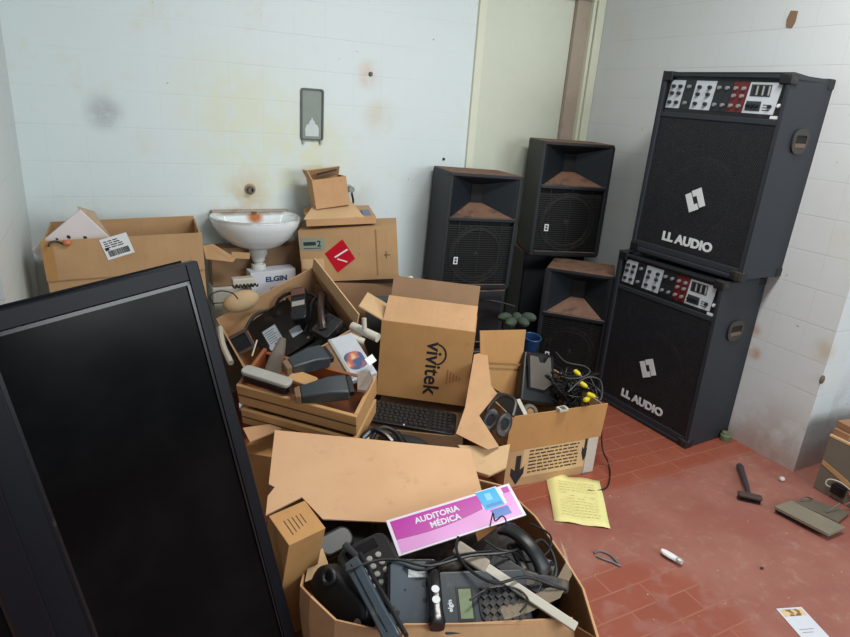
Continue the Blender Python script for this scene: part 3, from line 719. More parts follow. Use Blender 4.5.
carton('cardboard_carton', 'carton with a torn pale lid under the two wooden drawers', T(.62, 1.98, .001, 0, 0, -38), .46, .22, .245, CB2, closed=True)
tag(MB().slab([at(243, 429, .34), at(284, 423, .335), at(281, 430, .33), at(250, 443, .33)], (0, 0, 1), .005).build('cardboard_flap', CB), 'tan cardboard flap sticking out below the drawers beside the television', 'cardboard')
tag(MB().slab([at(239, 403, .40), at(247, 400, .40), at(243, 410, .37), at(240, 411, .37)], (-.3, -.8, .4), .002).build('paper_scrap', WHITE), 'small white paper scrap between the television and the drawers', 'paper')
def in_drawer(x, y, z, rx=0, ry=0, rz=0): return DRM @ T(x, y, z, rx, ry, rz)
def phone_foot(label, M, L=.17):
    a = thing('telephone_stand', label, 'telephone part', M, 'phone parts in the drawer')
    MB().loft([[(-L*.5, -.030, 0), (-L*.5, .030, 0), (-L*.5, .024, .042), (-L*.5, -.024, .042)], [(L*.1, -.045, 0), (L*.1, .045, 0), (L*.1, .036, .055), (L*.1, -.036, .055)], [(L*.5, -.050, .004), (L*.5, .050, .004), (L*.5, .040, .045), (L*.5, -.040, .045)]]).build('body', SLATE, a, bevel=.007)
    MB().loft([[(-L*.5-.02, -.026, .004), (-L*.5-.02, .026, .004), (-L*.5-.02, .02, .038), (-L*.5-.02, -.02, .038)], [(-L*.5, -.030, 0), (-L*.5, .030, 0), (-L*.5, .024, .043), (-L*.5, -.024, .043)]]).build('dusty_end', plain_cache('brown_dust', '84664C', .8), a, bevel=.003)
    MB().box(L*.5, L*.5+.02, -.035, .035, .008, .036).build('plug_end', BLK, a, bevel=.003)
    return a
phone_foot('black wedge-shaped phone part at the front right of the upper drawer', between(at(303, 393, .50), at(358, 384, .52), (-.2, -.3, 1)) @ T(.075, 0, -.02, 12), .17)
phone_foot('black wedge-shaped phone part lying at the back of the upper drawer', between(at(290, 366, .56), at(328, 354, .575), (-.2, -.3, 1)) @ T(.07, 0, -.02, 8), .15)
p = thing('telephone_handset', 'grey topped black handset at the left in the upper drawer', 'handset', between(at(243, 371, .535), at(291, 386, .515), (.1, -.35, 1)))
hl = (at(291, 386, .515)-at(243, 371, .535)).length
MB().prism([(hl/2+x, y) for x, y in rrect(hl, .052, .02, 5)], .0, .018).build('grey_top', GREYP, p, bevel=.006)
MB().prism([(hl/2+x, y) for x, y in rrect(hl*.96, .05, .02, 5)], -.03, .0).build('black_base', BLK2, p, bevel=.004)
p = thing('telephone_handset', 'dusty grey pointed handset standing between the drawer and the labelled black box', 'handset', between(at(272, 374, .50), at(283, 338, .62), (0, -1, .2)))
hl = (at(283, 338, .62)-at(272, 374, .50)).length
MB().loft([[(t*hl, (.026-.016*t*t)*math.cos(a_)*1.25, (.014-.004*t)*math.sin(a_)) for a_ in [2*math.pi*k/12 for k in range(12)]] for t in (0, .15, .35, .6, .8, .95, 1.0)]).build('shell', plain('dusty_grey', '6E6459', .7, dust='96887A', dust_amt=.1), p)
tag(MB().prism(rrect(.10, .06, .012, 4), 0, .02, between(at(293, 378, .52), at(314, 386, .505), (0, -.3, 1)) @ T(.04, 0, 0)).build('wooden_block', WOOD, bevel=.005), 'small pale wooden block between the phone parts in the upper drawer', 'wood block')
tag(MB().tube([at(252, 356, .56), at(257, 340, .61)], .003, 6).build('white_stick', OFFW), 'thin white stick standing in the left corner of the upper drawer', 'stick')
tag(MB().slab([at(357, 376, .53), at(369, 373, .53), at(373, 381, .53), at(366, 393, .50), at(357, 392, .50)], (0, -.3, 1), .012).build('plastic_wrap', plain('clear_wrap_grey', '8E7E74', .25)), 'crumpled greyish plastic wrap in the right end of the upper drawer', 'plastic wrap')

# ------------------------------------------------------------------ tablet, grey case, rolled papers (middle of the pile)
p0, p1 = at(333, 349, .56), at(352, 381, .50)
p = thing('white_tablet_box', 'flat white box with a colourful printed picture leaning against the tall printed carton', 'box', between(p0, p1, (-.2, -.5, 1)))
L_ = (p1-p0).length
MB().box(-.06, L_, -.0, .105, -.02, .0).build('box_body', plain('box_white', 'C6CAD2', .5), p, bevel=.003)
pic = NT('printed_picture'); vx = pic.noise(14, 2)
pic = pic.fin(pic.mix(pic.ramp(vx, .42, .6), lin('4A5A80'), pic.mix(pic.ramp(vx, .52, .66), lin('E0763A'), lin('D8C8A8'))), .4)
MB().prism([(L_*.5+x, .055+y) for x, y in rrect(.10, .075, .03, 5)], 0, .0012).build('picture', pic, p)
MB().box(-.055, L_-.01, .002, .012, 0, .001).build('grey_edge_print', GREYP, p)
tag(MB().box(0, .04, 0, .03, 0, .003, between(at(369, 366, .56), at(376, 361, .57), (0, -.8, .6))).build('paper_tag', WHITE), 'small white paper tag at the corner of the flat white box', 'paper')
c = thing('metal_case', 'grey upright metal case behind the rolled white papers', 'case', T(1.17, 2.58, .001, 0, 0, -20))
MB().box(-.085, .075, -.06, .06, 0, .60).build('case_body', plain('blue_grey_metal', '5E6A70', .45, .2), c, bevel=.004)
MB().box(-.005, .0, -.062, -.06, .02, .58).build('seam', BLK, c)
for k, (u0, v0, u1, v1, z, lab) in enumerate(((352, 326, 378, 338, .60, 'thick rolled white paper lying in front of the grey metal case'), (349, 336, 364, 342, .575, 'short rolled white paper nearest the colourful flat box'))):
    tag(MB().tube([at(u0, v0, z), at(u1, v1, z-.02)], .019-.004*k, 12).build('paper_roll', plain_cache('roll_white', 'CFCBBE', .7)), lab, 'paper roll')
tag(MB().tube([at(364, 318, .66), at(364.5, 330, .61)], .010, 12).build('white_plastic_peg', OFFW), 'short white peg standing upright in front of the grey metal case', 'peg')

# ------------------------------------------------------------------ tall printed carton (projector box)
VM = Matrix.Translation((1.255, 2.275, .245)) @ eul(2.1, 1.6, -33.5).to_matrix().to_4x4()
v = carton('projector_carton', 'tall brown carton printed vivitek standing in the middle of the pile', VM, .408, .20, .36, CB2, flaps=(('f', -62, .15, CB), ('b', 20, .14, CB4), ('l', 65, .12, CB3)), bottom=.02)
text('lettering', 'vivitek', .098, INK, v, T(.035, -.1005, .165, 90) @ T(rz=-90), .0004, .0016, sx=1.0)
MB().torus(.03, .0055, 24, 4, T(.058, -.1003, .25, 90), 1, 1.1).build('lettering_ring', CB2, v) if False else None
arc = MB()
for k in range(10):
    a0, a1 = R(-80+k*16), R(-80+(k+1)*16)
    arc.add([(.045+.04*math.cos(a), -.1008, .235+.045*math.sin(a)) for a in (a0, a1)] + [(.045+.048*math.cos(a), -.1008, .235+.053*math.sin(a)) for a in (a1, a0)], [(0, 1, 2, 3)])
arc.build('logo_arc', INK, v)
for k in range(5): MB().box(.10+k*.014, .108+k*.014, -.1006, -.1, .10+k*.006, .17-k*.008).build('faded_print', plain_cache('faded_reddish_print', 'A5713E', .8), v)
carton('cardboard_carton', 'carton on the floor under the tall vivitek carton and the keyboard', T(1.19, 2.17, .001, 0, 0, -33), .40, .36, .19, CB4, closed=True)

# keyboard
k = thing('computer_keyboard', 'dusty black computer keyboard lying before the tall vivitek carton', 'keyboard', Matrix.Translation((1.107, 2.094, .215)) @ eul(15, 4.8, -31.2).to_matrix().to_4x4())
MB().prism(rrect(.385, .135, .02, 4), 0, .016).build('case', BLK, k, bevel=.005)
KEYM = plain('dusty_keys', '2A2928', .5, dust='8A7868', dust_amt=.1, dscale=22)
K0 = None; nk = 0
for r_ in range(6):
    for cc in range(17):
        x = -.176+cc*.0212+(.006 if r_ % 2 else 0)*(cc < 12)
        if cc in (12,) : continue
        y = .045-r_*.0185
        if K0 is None:
            K0 = MB().loft([[(-.0088, -.0078, 0), (.0088, -.0078, 0), (.0088, .0078, 0), (-.0088, .0078, 0)], [(-.007, -.006, .007), (.007, -.006, .007), (.007, .0065, .007), (-.007, .0065, .007)]]).build('key', KEYM, k)
            K0.location = (x, y, .016)
        else:
            c_ = K0.copy(); COL.objects.link(c_); c_.parent = k; c_.location = (x, y, .016)
        nk += 1
MB().box(-.03, -.024, -.064, -.052, .016, .0168).build('logo_print', LETTER, k)

# loose black parts and cables below the keyboard
p = thing('white_card', 'white corner of a card poking out under the right end of the drawers', 'card', Matrix())
MB().slab([at(359, 432, .33), at(367, 436, .325), at(371, 440, .32), at(356, 440, .32)], (0, 0, 1), .003).build('card_sheet', WHITE, p)
for i, (pts, r_, lab) in enumerate((
        ([(362, 438, .33), (372, 430, .35), (384, 434, .34), (392, 442, .32)], .012, 'thick black bundled cord right beside the white card'),
        ([(370, 442, .33), (380, 428, .345), (395, 432, .33), (404, 446, .31)], .009, 'black cord loop in front of the keyboard, second from the drawers'),
        ([(398, 432, .30), (405, 440, .30), (412, 449, .29)], .006, 'short thin black cord under the middle of the keyboard'))):
    tag(MB().tube([at(*q) for q in pts], r_, 8).build('cable_loop', BLK2 if i == 0 else CABLE), lab, 'cord')
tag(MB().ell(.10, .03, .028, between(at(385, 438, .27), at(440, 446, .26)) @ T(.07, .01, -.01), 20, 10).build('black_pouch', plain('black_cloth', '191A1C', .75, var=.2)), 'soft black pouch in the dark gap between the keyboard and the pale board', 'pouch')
p = thing('black_box', 'black electronic box in the gap under the keyboard', 'electronic device', T(.95, 1.885, .001, 0, 0, -32))
MB().box(-.10, .17, -.06, .06, 0, .22).build('case', BLKD, p, bevel=.006)

# ------------------------------------------------------------------ carton of cables by the amplifiers
cx = carton('cardboard_box', 'open cardboard box of tangled cables with printed handling text near the amplifiers', T(1.633, 1.935, .001, 0, 0, -5), .455, .38, .335, CB5, bottom=.17)
MB().box(-.238, .238, -.004, .0, -.165, .0).build('front_flap', CB2, cx, M=T(0, -.196, .345, 3))
lbm = T(.0, -.1905, .09, 90)
for k in range(7):
    b = MB(); x0 = -.12
    while x0 < .13:
        x1 = min(x0+random.uniform(.012, .04), .13); b.box(x0, x1, .07-k*.017, .077-k*.017, 0, .0006, lbm); x0 = x1+.006
    b.build('printed_line', INKB, cx)
MB().box(-.15, .17, -.05, .085, -.0004, .0001, lbm).build('printed_band', CB3, cx)
ar = [(-.012, .09), (.012, .09), (.012, .02), (.032, .035), (.032, .0), (0, -.05), (-.032, .0), (-.032, .035), (-.012, .02)]
MB().prism([(x-.17, y-.03) for x, y in ar], 0, .0008, lbm).build('printed_arrow', INK, cx)
MB().prism([(x*.5+.165, y*.9+.02) for x, y in ar], 0, .0008, lbm).build('printed_arrow', INK, cx)
MB().box(.175, .2275, -.085, .09, 0, .001, lbm).build('white_patch', plain('pale_patch', 'C9C2B8', .6), cx)
q = MB().slab([atY(480, 331, 2.13), atY(526, 330, 2.13), atY(518, 398, 2.10), atY(500, 392, 2.10), atY(481, 380, 2.10)], (0, 1, .05), .005)
tag(q.build('cardboard_flap', CB2), 'upright creased orange-tan cardboard flap behind the headphones', 'cardboard')
q = MB().slab([atY(480, 362, 2.098), atY(521.5, 364, 2.098), atY(521, 366, 2.098), atY(480, 364, 2.098)], (0, -1, 0), .001); q.build('crease', CBD, bpy.data.objects['cardboard_flap.002'] if 'cardboard_flap.002' in bpy.data.objects else None)
pts = [(474, 355, .47), (487, 352, .46), (491, 386, .40), (497, 394, .385), (479, 416, .35), (499, 447, .29), (488, 450, .29), (456, 434, .31), (465, 408, .36)]
tag(MB().slab([at(*q) for q in pts], (-.3, -.5, .8), .005).build('torn_flap', CB), 'large torn tan cardboard flap between the vivitek carton and the headphones', 'cardboard')
pts = [(456, 447, .26), (497, 449, .27), (509, 446, .27), (505, 470, .21), (488, 478, .20), (474, 474, .20)]
tag(MB().slab([at(*q) for q in pts], (-.1, -.5, .9), .02).build('crumpled_paper', CB3, bevel=.004), 'crumpled pale kraft paper in front of the torn flap beside the pale board', 'packing paper')

# headphones
h = thing('headphones', 'black padded headphones hanging in the torn carton', 'headphones', frame(at(498, 420, .33), at(512, 424, .335)-at(498, 420, .33), (-.2, -.75, .6)) @ Matrix.Diagonal((1.2, 1.2, 1.2, 1)))
for sx, ty in ((-.026, 28), (.026, 48)):
    Mc = T(sx, -.01, .0, 0, ty, 0)
    cp = MB().torus(.021, .0095, 28, 8, Mc, .9, 1.5).build('ear_cup', BLKD, h)
    MB().lathe([(.021, -.012), (.022, .002), (.012, .004)], 24, Mc @ Matrix.Diagonal((.9, 1.5, 1, 1))).build('ear_pad_cloth', BAFF, cp)
MB().tube([(-.045, .0, .005), (-.05, .04, 0), (-.03, .085, -.005), (.0, .095, -.01), (.03, .08, -.012), (.04, .03, -.01)], .007, 8).build('headband', plain('brown_black_plastic', '2E2622', .4), h)
for pts, lab in (([(487, 402, .34), (497, 394, .36), (508, 396, .36), (516, 404, .345), (512, 414, .33)], 'black cable arching above the headphones'),
                 ([(470, 412, .31), (480, 420, .31), (490, 440, .28), (502, 446, .28)], 'short black cable below the headphones beside the torn flap')):
    tag(MB().tube([at(*q) for q in pts], .006, 7).build('black_cable', CABLE), lab, 'cable')
q = thing('dark_filler', 'added dark block standing in for shade in the carton behind the headphones', 'block', T(1.50, 1.93, .18, 0, 0, -5))  # added black block, stands in for the shade inside the carton
MB().box(-.06, .07, -.10, .12, 0, .10).build('block_body', BAFF, q, bevel=.01)
p = thing('tape_roll', 'round brownish tape roll beside a white strip in the cable box', 'tape roll', frame(at(530, 412, .335), (1, -.1, .1), (-.2, -.7, .7)))
MB().torus(.024, .012, 24, 6).build('roll', plain('brown_grey_tape', '5C5048', .5), p)
MB().lathe([(.014, -.006), (.014, .006)], 20).build('core', CBD, p)
tag(MB().box(0, .085, -.008, .008, 0, .006, between(at(518, 400, .37), at(526, 416, .34), (-.3, -.6, .7))).build('white_strip', OFFW), 'short white plastic strip next to the tape roll', 'plastic strip')

# black desktop monitor stand / scanner
b = thing('desktop_speaker', 'dusty black angular device with a grey face plate standing in the cable box', 'electronic device', Matrix.Translation((1.692, 1.985, .235)) @ eul(-34.7, 12.7, -9.6).to_matrix().to_4x4() @ Matrix.Diagonal((1.12, 1, 1.12, 1)))
MB().loft([[(-.095, -.03, 0), (.095, -.03, 0), (.095, .03, 0), (-.095, .03, 0)], [(-.09, -.03, .05), (.09, -.03, .05), (.09, .03, .05), (-.09, .03, .05)], [(-.068, -.018, .22), (.068, -.018, .22), (.068, .03, .22), (-.068, .03, .22)]]).build('body', BLK, b, bevel=.012)
poly = [(-.058, .20), (-.012, .20), (-.005, .175), (.018, .175), (.035, .205), (.052, .205), (.058, .085), (.015, .05), (-.055, .055)]
MB().loft([[(x*1.12, -.031, z) for x, z in poly], [(x*1.12, -.040, z) for x, z in poly], [(x*.95, -.040, .01+z*.93) for x, z in poly], [(x*.95, -.034, .01+z*.93) for x, z in poly]], False, True).build('face_frame', BLK2, b)
MB().prism([(x*.95, .01+z*.93) for x, z in poly], .033, .036, T(rx=90)).build('face_plate', plain('dusty_grey_brown_plate', '5E5650', .5, dust='84776A', dust_amt=.15), b)
c = thing('blue_cup', 'dark blue plastic cup behind the angular black device', 'cup', T(1.745, 2.16, .415, 10, 0, 0))
MB().lathe([(.032, 0), (.042, .09), (.039, .09), (.03, .006)], 24).build('cup_body', plain('dark_blue_plastic', '1E3A66', .35), c)
MB().torus(.0415, .003, 24, 6, T(0, 0, .09)).build('cup_rim', plain('dark_blue_plastic_rim', '274872', .35), c)
# cable tangle (uncountable) with yellow plugs
rnd = random.Random(3); tg = MB()
base = [at(562+ i*5, 405 - (i*7) % 45, .36) for i in range(9)]
for k in range(34):
    c0 = Vector((1.825+rnd.uniform(-.05, .05), 1.93+rnd.uniform(-.10, .12), .30+rnd.uniform(-.05, .08)))
    pts = [c0 + Vector((rnd.uniform(-.06, .06), rnd.uniform(-.08, .08), rnd.uniform(-.05, .055))) for _ in range(5)]
    tg.tube(pts, rnd.choice((.003, .004, .005)), 5, 4)
tag(tg.build('cable_tangle', CABLE), 'tangle of thin black cables filling the right side of the cable box', 'cables', kind='stuff')
for i, (pts, lab) in enumerate(((((556, 352, .45), (566, 362, .44), (584, 366, .44), (590, 372, .43), (580, 378, .42), (566, 378, .41)), 'thin grey cable arching out at the top of the cable box'),
                                (((568, 392, .40), (585, 378, .43), (600, 380, .43), (602, 396, .41), (596, 404, .38)), 'thin grey cable looping over the right corner of the cable box'))):
    tag(MB().tube([at(*q) for q in pts], .0028, 6).build('thin_cable', CABG), lab, 'cable')
for u0, v0, u1, v1, z, lab in ((575, 371, 581, 376, .43, 'topmost yellow plug among the black cables'), (581, 383, 588, 388, .41, 'middle yellow plug among the black cables'), (588, 394, 598, 398, .39, 'lowest yellow plug among the black cables'), (585, 400, 595, 397, .385, 'yellow plug lying flat at the front rim of the cable box')):
    M_ = between(at(u0, v0, z), at(u1, v1, z-.01))
    y_ = thing('cable_plug', lab, 'plug', M_, 'yellow plugs in the cable box')
    MB().lathe([(.006, -.004), (.010, .0), (.011, .02), (.006, .032)], 12, T(ry=90)).build('plug_body', YEL, y_)
    MB().cyl(.003, .032, .044, 8, T(ry=90)).build('plug_pin', METAL, y_)
p = thing('circuit_board', 'small pale green and white adapter at the front rim of the cable box', 'adapter', between(at(560, 413, .345), at(570, 411, .345)))
MB().box(0, .045, 0, .03, 0, .015).build('adapter_body', OFFW, p, bevel=.003)
MB().box(.01, .03, -.001, .02, .015, .017).build('green_patch', plain('green_patch', '5A6A4A', .6), p)
tag(MB().tube([at(597, 436, .0)+Vector((-.02, -.02, .16)), at(602, 446, .10), at(608, 462, .02), at(610, 474, .004), at(607, 487, .004), at(596, 491, .005), at(588, 490, .006)], .0035, 6).build('black_cable', CABLE), 'black cable hanging from the cable box down to the floor and the yellow sheet', 'cable')

# dark equipment behind the vivitek carton, against the left loudspeaker
d = thing('desktop_printer', 'black printer behind the tall vivitek carton below the left loudspeaker', 'printer', T(1.60, 2.52, .001, 0, 0, -18))
MB().box(-.24, .20, -.14, .14, 0, .36).build('printer_body', BLKD, d, bevel=.015)
MB().box(-.20, .16, -.11, .10, .36, .40).build('printer_lid', BLK, d, bevel=.01)
MB().box(-.18, .14, -.15, -.14, .22, .30).build('paper_slot', BAFF, d)
g = MB()
for k in range(5):
    g.ell(.045, .03, .025, T(*(at(505+k*6, 317+(k % 2)*5, .425)), 0, 0, k*30), 10, 6)
tag(g.build('green_cloth', plain('grey_green_cloth', '4C5A4C', .9, var=.2)), 'crumpled grey-green cloth in the pile behind the upright cardboard flap', 'cloth')
for i, (pts, lab) in enumerate(((((402, 282, .60), (414, 290, .58), (432, 286, .57), (452, 292, .55), (470, 286, .55)), 'black cable draped below the left loudspeaker, left end'),
                                (((440, 298, .52), (462, 305, .50), (488, 300, .50), (515, 306, .47)), 'black cable lying on the printer below the left loudspeaker'))):
    tag(MB().tube([at(*q) for q in pts], .006, 6).build('black_cable', CABLE), lab, 'cable')
tag(MB().slab([atY(405, 279, 2.72), atY(412, 276, 2.72), atY(418, 283, 2.70), atY(408, 286, 2.70)], (0, 1, 0), .01).build('paper_scrap', WHITE), 'small white paper scrap at the foot of the left loudspeaker', 'paper')
# ------------------------------------------------------------------ box of telephones in the foreground
rim = [(300, 580), (308, 598), (333, 617), (385, 631), (402, 625), (572, 618), (598, 640), (583, 592), (565, 555), (535, 515), (503, 480)]
ZR = .30
P2 = [at(300, 580, ZR), at(310, 600, ZR), at(335, 617, ZR), at(385, 632, ZR), at(404, 628, ZR), at(573, 620, ZR), at(600, 640, ZR), at(584, 592, ZR), at(566, 555, ZR), at(536, 516, ZR), at(503, 480, ZR)]
P2 += [Vector((1.08, 1.52, ZR)), Vector((.75, 1.60, ZR)), Vector((.52, 1.56, ZR)), Vector((.445, 1.42, ZR))]
pb_ = thing('cardboard_box', 'big sagging cardboard box of old telephones in the foreground', 'cardboard box', T(.76, 1.25, 0))
cen = Vector((.76, 1.25, ZR))
def lvl(z, s, dz=lambda i: 0): return [tuple(cen + (q-cen)*s - Vector((.76, 1.25, ZR)) + Vector((0, 0, z+dz(i)))) for i, q in enumerate(P2)]
wob = lambda i: (.012*math.sin(i*2.1) if 0 < i < 10 else -.02)
MB().loft([lvl(.003, .93), lvl(.12, .985), lvl(.22, 1.005), lvl(ZR, 1.0, wob), lvl(ZR, .985, wob), lvl(.2, .987), lvl(.125, .967)], True, True).build('walls', CB, pb_, smooth=False)
MB().loft([lvl(ZR-.004, .984, wob), lvl(ZR-.004, .982, wob), lvl(.2, .98), lvl(.128, .96)], False, True).build('inner_walls', cardboard('cardboard_shaded_inside', '8A6240', 9), pb_, smooth=False)  # brown inner board, darkened further with shade put into its colour
ff = [at(402, 626, ZR), at(572, 617, ZR), at(576, 660, ZR-.10), at(402, 668, ZR-.10)]
MB().slab([q-Vector((.76, 1.25, 0)) for q in ff], (-.35, -.8, .2), .006).build('front_flap', CB, pb_)
tp = [at(503+88, 570, ZR+.005)]
TAPE = NT('clear_packing_tape'); TAPE.fin(lin('C8B49A'), .15); TAPE.b.inputs['Alpha'].default_value = .35; TAPE = TAPE.m
tpts = [(566, 552, ZR+.01), (572, 575, ZR+.012), (560, 598, ZR+.015), (530, 612, ZR+.015), (505, 620, ZR+.01)]
tl = [at(*q)-Vector((.76, 1.25, 0)) for q in tpts]; tr_ = [at(q[0]-6, q[1]-13, q[2]+.004)-Vector((.76, 1.25, 0)) for q in tpts]
tm = MB()
for i in range(4): tm.add([tl[i], tl[i+1], tr_[i+1], tr_[i]], [(0, 1, 2, 3)])
tm.build('packing_tape', TAPE, pb_)

# pale board over the back of the box
def board_mat():
    n = NT('pale_fibreboard'); col = n.mix(n.noise(5, 6, .6), lin('CB9F78'), lin('DCB48E'))
    st = n.math('MULTIPLY', n.ramp(n.noise(17, 7, .7), .56, .74), .3); col = n.mix(st, col, lin('8E6A48'))
    col = n.mix(n.math('MULTIPLY', n.ramp(n.noise(2.3, 4), .5, .7), .4), col, lin('C79C78'))
    return n.fin(col, .75, spec=.2)
bpts = [at(275, 431, .385), at(470, 450, .405), at(484, 500, .372), at(485, 527, .345), at(385, 523, .31), at(323, 520, .298), at(302, 498, .315), at(266, 516, .285), at(268, 497, .302), at(275, 488, .312), at(269, 485, .316)]
bm_ = (bpts[1]-bpts[0]).cross(bpts[7]-bpts[0]).normalized()
if bm_.z < 0: bm_ = -bm_
o0 = bpts[0]
bpts = [CP + (q-CP)*((o0-CP).dot(bm_)/(q-CP).dot(bm_)) for q in bpts]
tag(MB().slab(bpts, bm_, .005).build('pale_board', board_mat()), 'large pale tan board lying over the back of the telephone box', 'board')
# brown carton holding the board up at the back
carton('cardboard_carton', 'dark brown carton under the back edge of the pale board', T(.60, 1.70, .001, 0, 0, -16), .40, .12, .25, CB4, closed=True)

# small carton beside the board
SM = Matrix.Translation((.355, 1.375, .07)) @ eul(12, -.9, 14.8).to_matrix().to_4x4()
s_ = thing('small_carton', 'small tall carton with printed lines between the television and the telephone box', 'cardboard box', Matrix.Translation((.358, 1.426, .016)) @ eul(14.4, -.9, 14.8).to_matrix().to_4x4())
MB().box(-.0545, .0545, -.053, .053, 0, .445).build('box_body', CB2, s_, bevel=.002)
b = MB()
for k in range(5): b.box(-.03+k*.012, -.0275+k*.012, -.03+.004*k, .02, .445, .4455)
b.build('printed_lines', INKB, s_)

# sign -----------------------------------------------------------
SG = Matrix.Translation((.842, 1.266, .362)) @ eul(19.9, -8.1, -6.3).to_matrix().to_4x4()
s_ = thing('door_sign', 'magenta door sign reading AUDITORIA MEDICA lying over the telephone box', 'sign', SG)
SW, SD = .399, .115
MB().box(-SW/2, SW/2, -SD/2, SD/2, 0, .004).prism([(.085, SD/2-.002), (.085, SD/2+.004), (.155, SD/2+.004), (.16, SD/2-.002)], 0, .004).build('white_plate', plain('sign_white', 'D8CFDD', .3, var=.03), s_)
MAG = plain('sign_magenta', 'B0229A', .3, var=.04); PINK = plain('sign_pink', 'D28CCB', .3, var=.04); CYAN = plain('sign_cyan', '16A4DA', .3, var=.05); BLUE = plain('sign_blue', '1F62B4', .3)
cur = [(-.190+.275*k/12, -.010-.010*math.sin(math.pi*k/12)+.012*(k/12)) for k in range(13)]
MB().prism(cur+[(.092, .050), (-.190, .050)], .004, .0048).build('magenta_field', MAG, s_)
MB().prism([(-.190, -.052), (.190, -.052), (.190, .03), (.165, .03), (.165, -.004)]+[(x, y-.001) for x, y in cur[::-1]], .004, .0046).build('pink_field', PINK, s_)
MB().box(.168, .19, .03, .05, .004, .0047).build('magenta_corner', MAG, s_)
cy = MB().prism([(.092, -.006), (.155, -.004), (.150, .058), (.085, .058)], .004, .0052).build('cyan_panel', CYAN, s_)
MB().box(.108, .128, .022, .046, .0052, .0056).build('figure_mark', plain('pale_cyan', '7CCBEA', .3), cy)
text('panel_lettering', 'SALA', .021, plain('panel_letter_blue', '0C6FB4', .4), cy, T(.122, .006, .0053), .0003, .0006) if False else MB().box(.098, .150, .000, .010, .0052, .0056).build('panel_print', plain('panel_print_blue', '1080C0', .3), cy)
MB().prism([(.105, -.04), (.162, -.038), (.160, -.010), (.104, -.010)], .004, .0052).build('blue_panel', BLUE, s_)
text('lettering', 'AUDITORIA', .0255, LETTER, s_, T(-.052, .028, .0049), .0004, .0007, sx=1.02)
text('lettering', 'M\u00c9DICA', .0255, LETTER, s_, T(-.036, .001, .0049), .0004, .0007, sx=1.02)

# telephones -------------------------------------------------------
def handset(name, label, p0, p1, up, mat, wd=.024, arch=.03, dots=None):
    M_ = between(p0, p1, up); L_ = (Vector(p1)-Vector(p0)).length
    a = thing(name, label, 'telephone handset', M_, 'handsets in the telephone box')
    rings = []
    for k in range(15):
        t = k/14; e_ = abs(2*t-1)
        ww = wd*(.72+.38*e_**4); hh = wd*(.52+.5*e_**6); zc = arch*(1-e_**2.2)
        if k in (0, 14): ww *= .72; hh *= .7
        rings.append([(t*L_, ww*math.copysign(abs(math.cos(q))**.7, math.cos(q)), zc+hh*math.copysign(abs(math.sin(q))**.7, math.sin(q))) for q in [2*math.pi*i/14 for i in range(14)]])
    MB().loft(rings).build('grip', mat, a, ang=70)
    if dots:
        for t in dots:
            e_ = abs(2*t-1); z = arch*(1-e_**2.2)+wd*(.52+.5*e_**6)
            MB().cyl(wd*.42, 0, .0015, 16, T(t*L_, 0, z-.0005)).build('white_dot', LETTER, a)
    return a
UPV = (-.25, -.55, .8)
# 1 black phone with round grey keys
M_ = between(at(352, 585, .30), at(338, 548, .33), UPV)
p0 = at(374, 570, .315)
M_ = frame(p0, at(386, 592, .30)-at(362, 545, .33), (-.25, -.45, .85))
ph = thing('desk_telephone', 'black desk telephone with round grey keys at the back left of the box', 'telephone', M_)
MB().prism(rrect(.21, .15, .03, 5), -.05, .0).build('case', BLK, ph, bevel=.008)
for r_ in range(4):
    for c_ in range(3):
        MB().lathe([(.0085, 0), (.0085, .004), (.006, .006)], 14, T(-.035+r_*.026, .028-c_*.026, .0)).build('key', GREYP, ph)
MB().box(-.09, -.06, -.05, .04, 0, .002).build('display', BLK2, ph)
# 2 black rounded base at the left
a = thing('answering_machine', 'large rounded black telephone base turned on its side at the left of the box', 'telephone', frame(at(343, 598, .265), at(378, 630, .24)-at(322, 570, .28), (-.8, -.35, .5)))
MB().prism(rrect(.205, .095, .042, 6), -.05, .03).build('shell', BLK, a, bevel=.016, seg=4)
MB().torus(.018, .006, 20, 6, T(-.05, .03, .035)).build('speaker_ring', BLKD, a)
MB().lathe([(.01, 0), (.008, .006)], 12, T(.085, .0, .028)).build('button', GREYP, a)
# 3 long slate handset
p0, p1 = at(352, 562, .345), at(395, 642, .315)
a = thing('telephone_handset', 'long flat blue-grey handset lying diagonally beside the upturned phone base', 'telephone handset', between(p0, p1, (-.45, -.35, .8)), 'handsets in the telephone box')
hl = (p1-p0).length
MB().loft([[(t*hl, -w_, 0), (t*hl, w_, 0), (t*hl, w_*.9, h_), (t*hl, -w_*.9, h_)] for t, w_, h_ in ((0, .020, .014), (.1, .023, .022), (.3, .021, .020), (.7, .020, .020), (.9, .022, .022), (1, .021, .016))]).build('grip', BLUEG, a, bevel=.004)
MB().box(.02, hl-.02, -.004, -.0015, .018, .0222).build('seam', BLK, a)
MB().box(-.01, hl, .023, .034, -.02, .006).build('dark_side', BLK, a, bevel=.004)
handset('telephone_handset', 'thin slate handset tip beside the phone with round keys', at(345, 545, .34), at(362, 562, .335), UPV, SLATE, .012, .004)
# 4 upturned blue-grey base with label
a = thing('upturned_telephone', 'upturned blue-grey telephone base with a small white label', 'telephone', frame(at(413, 592, .325), at(430, 592, .325)-at(396, 592, .325), (-.2, -.5, .85)))
MB().prism(rrect(.135, .17, .015, 4), -.035, -.004).build('black_shell', BLK2, a, bevel=.004)
MB().prism(rrect(.118, .152, .014, 4), -.004, .002).build('bottom_plate', BLUEG, a, bevel=.002)
MB().box(-.012, .035, .035, .055, .002, .003).build('label', WHITE, a)
for x, y, r_ in ((-.04, -.05, .007), (-.048, -.038, .003), (.03, -.02, .006), (.03, .02, .008), (-.02, .005, .003)): MB().cyl(r_, .001, .003, 12, T(x, y)).build('screw_hole', BLK, a)
